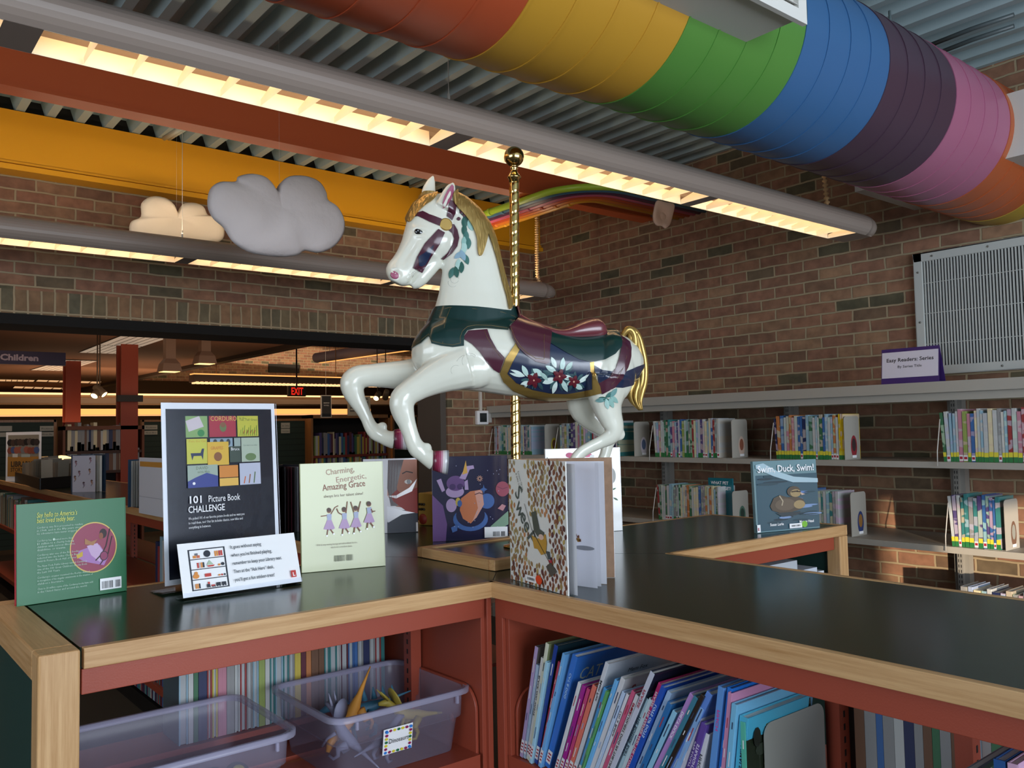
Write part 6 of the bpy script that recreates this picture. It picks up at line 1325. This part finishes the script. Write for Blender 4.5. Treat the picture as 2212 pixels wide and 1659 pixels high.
# ================================================================== BOOKS IN THE OPPOSITE FACE OF THE LEFT UNIT (fore-edges toward us)
def plain_row(desc, xs, yf, z, dep, seq, group, zt=.30, sgn=-1, alongx=True):
    rr = random.Random(len(desc)); x = xs[0]; i = 0; pairs = set(); items = []
    while x < xs[1]:
        t = rr.uniform(.010, .022); c = rr.choice([q for q in range(16) if not items or (items[-1][2], q) not in pairs] if rr.random() < .3 else seq)
        while items and (items[-1][2], c) in pairs: c = rr.randrange(16)
        pairs.add((items[-1][2] if items else -1, c)); items.append((x, t, c)); x += t+.0012
    for i, (x, t, c) in enumerate(items):
        b = MB(); h = rr.uniform(.24, zt); m_ = K(COLS[c][1], .45); e = .0036 if rr.random() < .65 else t/2.01
        if alongx: b.box(x, x+e, yf, yf+dep, z+.0006, z+h, m_); b.box(x+t-e, x+t, yf, yf+dep, z+.0006, z+h, m_); b.box(x+e, x+t-e, yf+.003, yf+dep-.002, z+.002, z+h-.003, K('a4a8aa', .6)); b.box(x+e, x+t-e, yf+dep-.002, yf+dep, z+.0006, z+h, m_)
        o = b.build('book', weld=False); p_, n_ = (COLS[items[i-1][2]][0] if i else 'no'), (COLS[items[i+1][2]][0] if i+1 < len(items) else 'no')
        tag(o, '%s-covered book between %s and %s ones, page edges out, %s' % (COLS[c][0], p_, n_, desc), 'book', group)
plain_row('behind the bins', (.69, 1.262), 2.165, SZ1+.045, .125, [0, 0, 1, 4, 5, 13, 2, 3, 15, 4, 8, 9, 3, 0, 13, 2], 'books behind the two clear bins', .31)
# the raised back shelf they stand on
b = MB(); b.box(XL+.085, XA-.04, 2.15, YC-.012, SZ1+.030, SZ1+.044, RED); o = b.build('shelf', SU1)
# books on the west face of the long unit (low shelf, seen through the bay) and top shelf seen left of the green book
book_row('low shelf glimpsed under left arm', XA+.03, 6.2, 4.0, SZ0-.1, .25, .30, .014, .2, (3, 0), [2, 3, 9, 13, 0, 4, 0, 10, 1], seed=91, stuff=True)
book_row('long unit behind green book', XA+.03, 9.7, 6.3, SZ1, .24, .30, .03, .2, (0, 3), [13, 15, 14, 4, 5, 13, 0, 1], seed=92, stuff=True)
book_row('long unit left of tall sign', XA+.03, 4.6, 3.3, SZ1, .24, .30, .026, .2, (0, 3), [2, 1, 0, 4, 5, 9, 2, 3, 0, 8], seed=93, stuff=True)
# ================================================================== LEANING PICTURE BOOKS OF THE FOREGROUND
BKS = [(1.650, .928, .24, .011, 'a894bc', 'lavender', '', ''), (1.638, .885, .24, .009, 'a0b4cc', 'pale blue', '', ''), (1.628, .905, .25, .009, 'd0d4d4', 'white', 'BLACK AND WHITE', '1c1c20'), (1.617, .944, .26, .011, 'ccd0bc', 'cream', '', ''),
 (1.605, .902, .27, .009, 'a0cce0', 'pale cyan', '', ''), (1.595, .944, .28, .012, '1c3c8c', 'navy blue', '', ''), (1.582, .908, .31, .008, 'b03c54', 'dark pink', '', ''), (1.573, .932, .34, .010, '6ca8dc', 'light blue', '', ''), (1.560, .930, .38, .017, '2f6cc0', 'strong blue', 'CAT & DOG', 'a8c8e0'),
 (1.520, .876, .40, .010, 'd0d4d8', 'white', '', ''), (1.506, .872, .40, .011, '9c2488', 'magenta', '', ''), (1.493, .868, .41, .009, 'bc4474', 'rose', '', ''), (1.482, .878, .42, .012, 'd87464', 'coral', '', ''), (1.468, .936, .43, .011, 'c8ccd4', 'white', 'Mem Fox', '2c2c34'),
 (1.453, .880, .44, .010, '4c9cd8', 'sky blue', '', ''), (1.441, .878, .45, .006, '5c9c5c', 'green', '', ''), (1.433, .906, .46, .009, '6cb0e4', 'bright pale blue', '', ''), (1.423, .912, .47, .012, 'ccccd0', 'white', '', ''), (1.409, .884, .48, .009, 'b4c8e4', 'ice blue', '', ''),
 (1.399, .882, .49, .008, 'd4d4dc', 'white', 'Un a Bebe', '3c3c44'), (1.389, .892, .50, .010, 'c85c80', 'pink', '', ''), (1.378, .886, .51, .010, 'd8d8e0', 'white', 'SPIKE UGLIEST DOG IN THE UNIVERSE', '1c1c24'), (1.367, .944, .54, .012, 'bcc0d0', 'white and navy', 'FRAZEE', 'a03c4c'), (1.353, .884, .52, .009, 'a8c4d0', 'pale teal', 'THE BOSSIER BABY', '2c3440'),
 (1.342, .886, .51, .009, 'c0d4dc', 'pale white-blue', '', ''), (1.332, .922, .50, .011, 'bc2c6c', 'hot pink', 'FRAZEE  THE FARMER AND THE CLOWN', 'e8dce4'), (1.319, .921, .51, .011, '2050b0', 'royal blue', 'LOTS OF DOTS', 'c8dcf0'), (1.306, .912, .52, .011, '98b4d4', 'grey-blue', '', ''), (1.293, .892, .53, .012, '2c6ca8', 'mid blue', '', ''),
 (1.279, .878, .55, .011, '8cc0dc', 'pale aqua', '', ''), (1.266, .922, .58, .011, 'ac84c4', 'lilac', 'DILLY DUCK', 'e8e8f0'), (1.253, .920, .58, .010, '3c7890', 'teal', '', ''), (1.241, .927, .58, .009, '2c2420', 'dark brown', '', ''), (1.230, .932, .57, .014, '5c84d0', 'cornflower blue', '', ''), (1.213, .900, .50, .011, '84acdc', 'light blue', '', ''),
 (1.198, .908, .42, .016, 'c4c4d4', 'pale grey', '', ''), (1.178, .872, .38, .014, '54388c', 'purple', 'STRAIGHT STREET', 'd0c8e0'), (1.160, .874, .36, .013, '5c4494', 'purple', 'STRAIGHT STREET', 'd0c8e0'), (1.143, .856, .30, .016, 'c8c8d0', 'white', 'FINCH', '2c2c38'),
 (1.092, .953, .17, .014, '5c90d0', 'light blue', 'FINCH', 'c83c8c'), (1.075, .954, .17, .011, '2070cc', 'bright blue', '', ''), (1.061, .948, .15, .009, 'c488ac', 'dusty pink', '', ''), (1.049, .930, .15, .012, '74b4d8', 'pale sky', '', ''), (1.032, .908, .14, .019, '48a8c8', 'cyan', 'ANIMALS', '142434'), (.994, .900, .0, .011, '50ac98', 'sea green', '', '')]
xs_ = 1.337
BZ = SZ1+.0008
seen = set()
for i, (yb, zt, lean, th, hx, cn, title, tcx) in enumerate(BKS):
    th_ = th; a_ = math.atan(lean); Ld = Vector((0, -sin(a_), cos(a_))); Nd = Vector((0, -cos(a_), -sin(a_)))   # up along the book; across the thickness toward -Y
    hgt = (zt-BZ)/cos(a_); rr = random.Random(i); dep = .20+.04*rr.random()+(.035 if zt > .92 else 0)
    O = Vector((xs_+rr.uniform(-.004, .008), yb, BZ+th_*sin(a_)))
    nb = BKS[i-1][5] if i else 'end panel'; pos = 'leftmost ' if i == 0 else ''
    lb = '%s%s leaning foreground picture book%s, just right of the %s one' % (pos, cn, (' titled '+title) if 0 else '', nb) if i else 'leftmost lavender picture book leaning at the end of the foreground row'
    if i == len(BKS)-1: lb = 'upright picture book with dark animal photo cover behind the metal bookend'
    if i == 22: lb = 'white and navy leaning foreground picture book, just right of the ugliest dog book'
    if i == len(BKS)-2: lb = 'thick cyan picture book beside the dark animal photo book in the foreground'
    t = thing('picture_book', lb, 'book', O, 'leaning picture books in the foreground'); m_ = K(hx, .28, coat=.25); dark = K(hx, .28, coat=.25)
    cm = K({'cyan': '48a8c8', 'sea green': '232a1e', 'white and navy': '20263a', 'lavender': '6c6460', 'navy blue': '1c3038', 'cream': '8c946c'}.get(cn, hx), .22, coat=.4)
    b = MB(); b.obox(O, (dep, 0, 0), Ld*hgt, Nd*.0022, cm); b.build('back_board', t); b = MB(); b.obox(O+Nd*(th_-.0022), (dep, 0, 0), Ld*hgt, Nd*.0022, cm); b.build('front_board', t)
    b = MB(); b.obox(O-Vector((.0016, 0, 0)), (.0020, 0, 0), Ld*hgt, Nd*th_, m_); b.build('spine', t, bevel=.0008)
    b = MB(); b.obox(O+Nd*.0022+Vector((.001, 0, 0))+Ld*.003, (dep-.004, 0, 0), Ld*(hgt-.007), Nd*(th_-.0044), PAGE); b.build('page_block', t)
    # spine frame: facing -X; u runs down the spine, letters read top to bottom
    a = Art(O+Ld*hgt+Vector((-.0017, 0, 0)), -Ld, -Nd*-1*-1, 1, 1, gap=.0003)
    a.N = Vector((-1, 0, 0)); a.V = -Nd
    a.O = O+Ld*hgt+Vector((-.0018, 0, 0))+Nd*th_
    if title: a.text(title, .045 if i not in (21, 25) else .02, th_*.26, min(th_*.72, .0085), K(tcx, .4), width=min(hgt*.8, .0062*len(title)+.01), bold=.02)
    if title.startswith('SPIKE'): a.text('SPIKE', .02, th_*.26, min(th_*.72, .0085), K('a8243c', .4), width=.032, bold=.02)
    rc = rr.choice(('dcdcdc', 'a83444', '2c3c5c', 'e0d8c8'))
    if not title:
        for k in range(3): u = .03+k*.06+rr.uniform(0, .02); a.rect(u, th_*.38, u+rr.uniform(.01, .035), th_*.58, K(rr.choice(('d4d8e0', '3c4c74', 'e0e0e4', '94a8c8')) if k else rc, .5))
    if zt < 2: a.rect(hgt-.045, th_*.06, hgt-.012, th_*.94, K('d8d8dc', .4)); 
    for k in range(3): a.rect(hgt-.038+k*.008, th_*.2, hgt-.034+k*.008, th_*.8, K('a02c3c', .4))
    a.build('spine_print', t)
    # front cover print on the shown board (facing -Y)
    fO = O+Nd*(th_+.0002); f = Art(fO, (1, 0, 0), Ld, 1, 1, gap=.0004); f.N = Nd
    if title == 'CAT & DOG': f.text('CAT & DOG', .018, hgt-.062, .043, K('a8b4a0', .4), width=.19, slant=.2, bold=.0)
    if title == 'Mem Fox': f.text('Mem Fox', .07, hgt-.036, .016, K('2c2c30', .4), width=.066, slant=.15); f.text('A', .012, hgt-.075, .02, K('1c2c28', .4), bold=.05)
    if i == 17: f.text('S', .03, hgt-.04, .028, K('8c2c2c', .4), bold=.03); f.text('c', .062, hgt-.04, .028, K('4c5c58', .4))
    if 0: f.text('Tomo', .02, hgt-.035, .028, K('3c4c4c', .4), width=.09, bold=.02)
    if i == len(BKS)-1:
        for k in range(30): f.ell(rr.uniform(.02, dep-.02), rr.uniform(.05, hgt-.01), rr.uniform(.006, .02), rr.uniform(.01, .04), K(rr.choice(('3c4424', '1c2018', '4c4c2c', '2c3428', '6c6c24')), .4, coat=.4), 10)
        f.poly([(.165, .165), (.175, .185), (.185, .18), (.21, .12), (.20, .08), (.15, .08), (.15, .13)], K('6c5c58', .5)); f.poly([(.20, .16), (.225, .19), (.235, .15), (.22, .10)], K('7c6c68', .5)); f.ell(.19, .10, .04, .05, K('8c7c74', .5))
        f.text('W', .03, .10, .05, K('c8c4bc', .4), width=.035)
    f.build('cover_print', t)
# bookend plate in front of the animal book
pb0 = ony(1650, 1590, .978); pb1 = ony(1779, 1545, .978); pt0 = ony(1710, 1541, .978); t = thing('bookend', 'grey steel bookend with rounded top in front of the animal photo book', 'bookend', (1.45, .975, SZ1))
b = MB(); x0, x1, zt = pb0.x, pb1.x, pt0.z; r = .025; pts = [(x0, BZ), (x1, BZ)]+[(x1-r+r*cos(q), zt-r+r*sin(q)) for q in [pi/2*i/6 for i in range(7)]]+[(x0+r-r*sin(q), zt-r+r*cos(q)) for q in [pi/2*i/6 for i in range(7)]]
b.prism([(x, .9785, z) for x, z in pts], (0, -.0016, 0), K('a8a8a0', .38, .3)); b.build('plate', t); b = MB(); b.box(x0, x1, .90, .9785, BZ, BZ+.0012, GREY); b.build('foot', t)
# a second dark blue book behind, toppled greys, and the near uprights
tb_ = thing('picture_book', 'dark blue picture book edge beside the animal photo book', 'book', (1.6, .97, SZ1)); b = MB(); b.box(ony(1826, 1590, 1.0).x, ony(1872, 1590, 1.0).x, 1.0, 1.012, BZ, BZ+.29, K('2c3c64', .3, coat=.4)); b.build('cover', tb_)
for k, (y0, y1, hx) in enumerate(((.86, .60, '9ca4b4'), (.83, .585, '7c8494'), (.80, .57, '8c98a4'))):
    t = thing('picture_book', ('pale grey picture book fallen at a slant near the right edge, uppermost of three', 'slate grey picture book fallen at a slant, middle of three', 'light steel grey picture book fallen at a slant, lowest of three')[k], 'book', (1.4, y0, SZ1))
    d = Vector((0, y1-y0, .27-.03*k)); up = Vector((0, -d.z, d.y)).normalized()*-1; O = Vector((1.36, y0, BZ+.002+.0*k)); b = MB(); b.obox(O, (.24, 0, 0), d, up*-.010, K(hx, .3, coat=.3)); b.build('cover', t, bevel=.0015); b = MB(); b.obox(O+up*-.0025+d*.01+Vector((.002, 0, 0)), (.24, 0, 0), d, up*-.005, PAGE); b.build('page_block', t)
for k, (y, zt, th, hx, nm, tx) in enumerate(((.552, .955, .016, '24508c', 'deep blue', 'GOING'), (.533, .955, .013, 'c8a0bc', 'pink-lilac', ''), (.515, .94, .014, '6ca0d8', 'light blue', ''), (.498, .93, .012, 'c0c8d0', 'white', ''))):
    t = thing('picture_book', '%s picture book standing at the lower right corner of the view' % nm, 'book', (1.36, y, SZ1)); b = MB(); b.box(1.345, 1.56, y-th, y-th+.002, BZ, zt, K(hx, .3, coat=.3)); b.box(1.345, 1.56, y-.002, y, BZ, zt, K(hx, .3, coat=.3)); b.box(1.343, 1.346, y-th, y, BZ, zt, K(hx, .3, coat=.3)); b.build('cover', t)
    b = MB(); b.box(1.346, 1.557, y-th+.002, y-.002, BZ+.002, zt-.003, PAGE); b.build('page_block', t)
    if tx: a = Art((1.343, y-.003, zt), (0, 0, -1), (0, 1, 0), 1, 1, gap=.0003); a.N = Vector((-1, 0, 0)); a.O = Vector((1.343, y-th+.004, zt)); a.text(tx, .03, .0, .009, WHT, width=.06); a.build('spine_print', t)
# books on the far face of the right-hand unit, seen through the bay
book_row('far face, seen through right bay', 1.66, .95, .45, SZ1+.0, .24, .29, .017, .2, (0,), [13, 3, 15, 0, 2, 5, 13, 1], seed=95, stuff=True)
# books under the duck book's arm
rr = random.Random(21)
for k, (px, py, hx, nm) in enumerate(((1722, 1210, 'b4bcc4', 'wide pale'), (1765, 1225, 'c4ccd8', 'short white'), (1780, 1232, 'd0d4dc', 'shortest white'))):
    p = ony(px, py, YA+.03); b = MB(); b.box(p.x-.20+.06*k, p.x, YA+.03, YA+.20, SZ1+.0006, p.z, K(hx, .4)); tag(b.build('book', bevel=.001), nm+' book lying on its side under the duck book arm', 'book')

o = ST.build('shelved_books', weld=False); o['kind'] = 'stuff'; tag(o, 'distant and half hidden books on the bookcases beyond the counter', 'books')
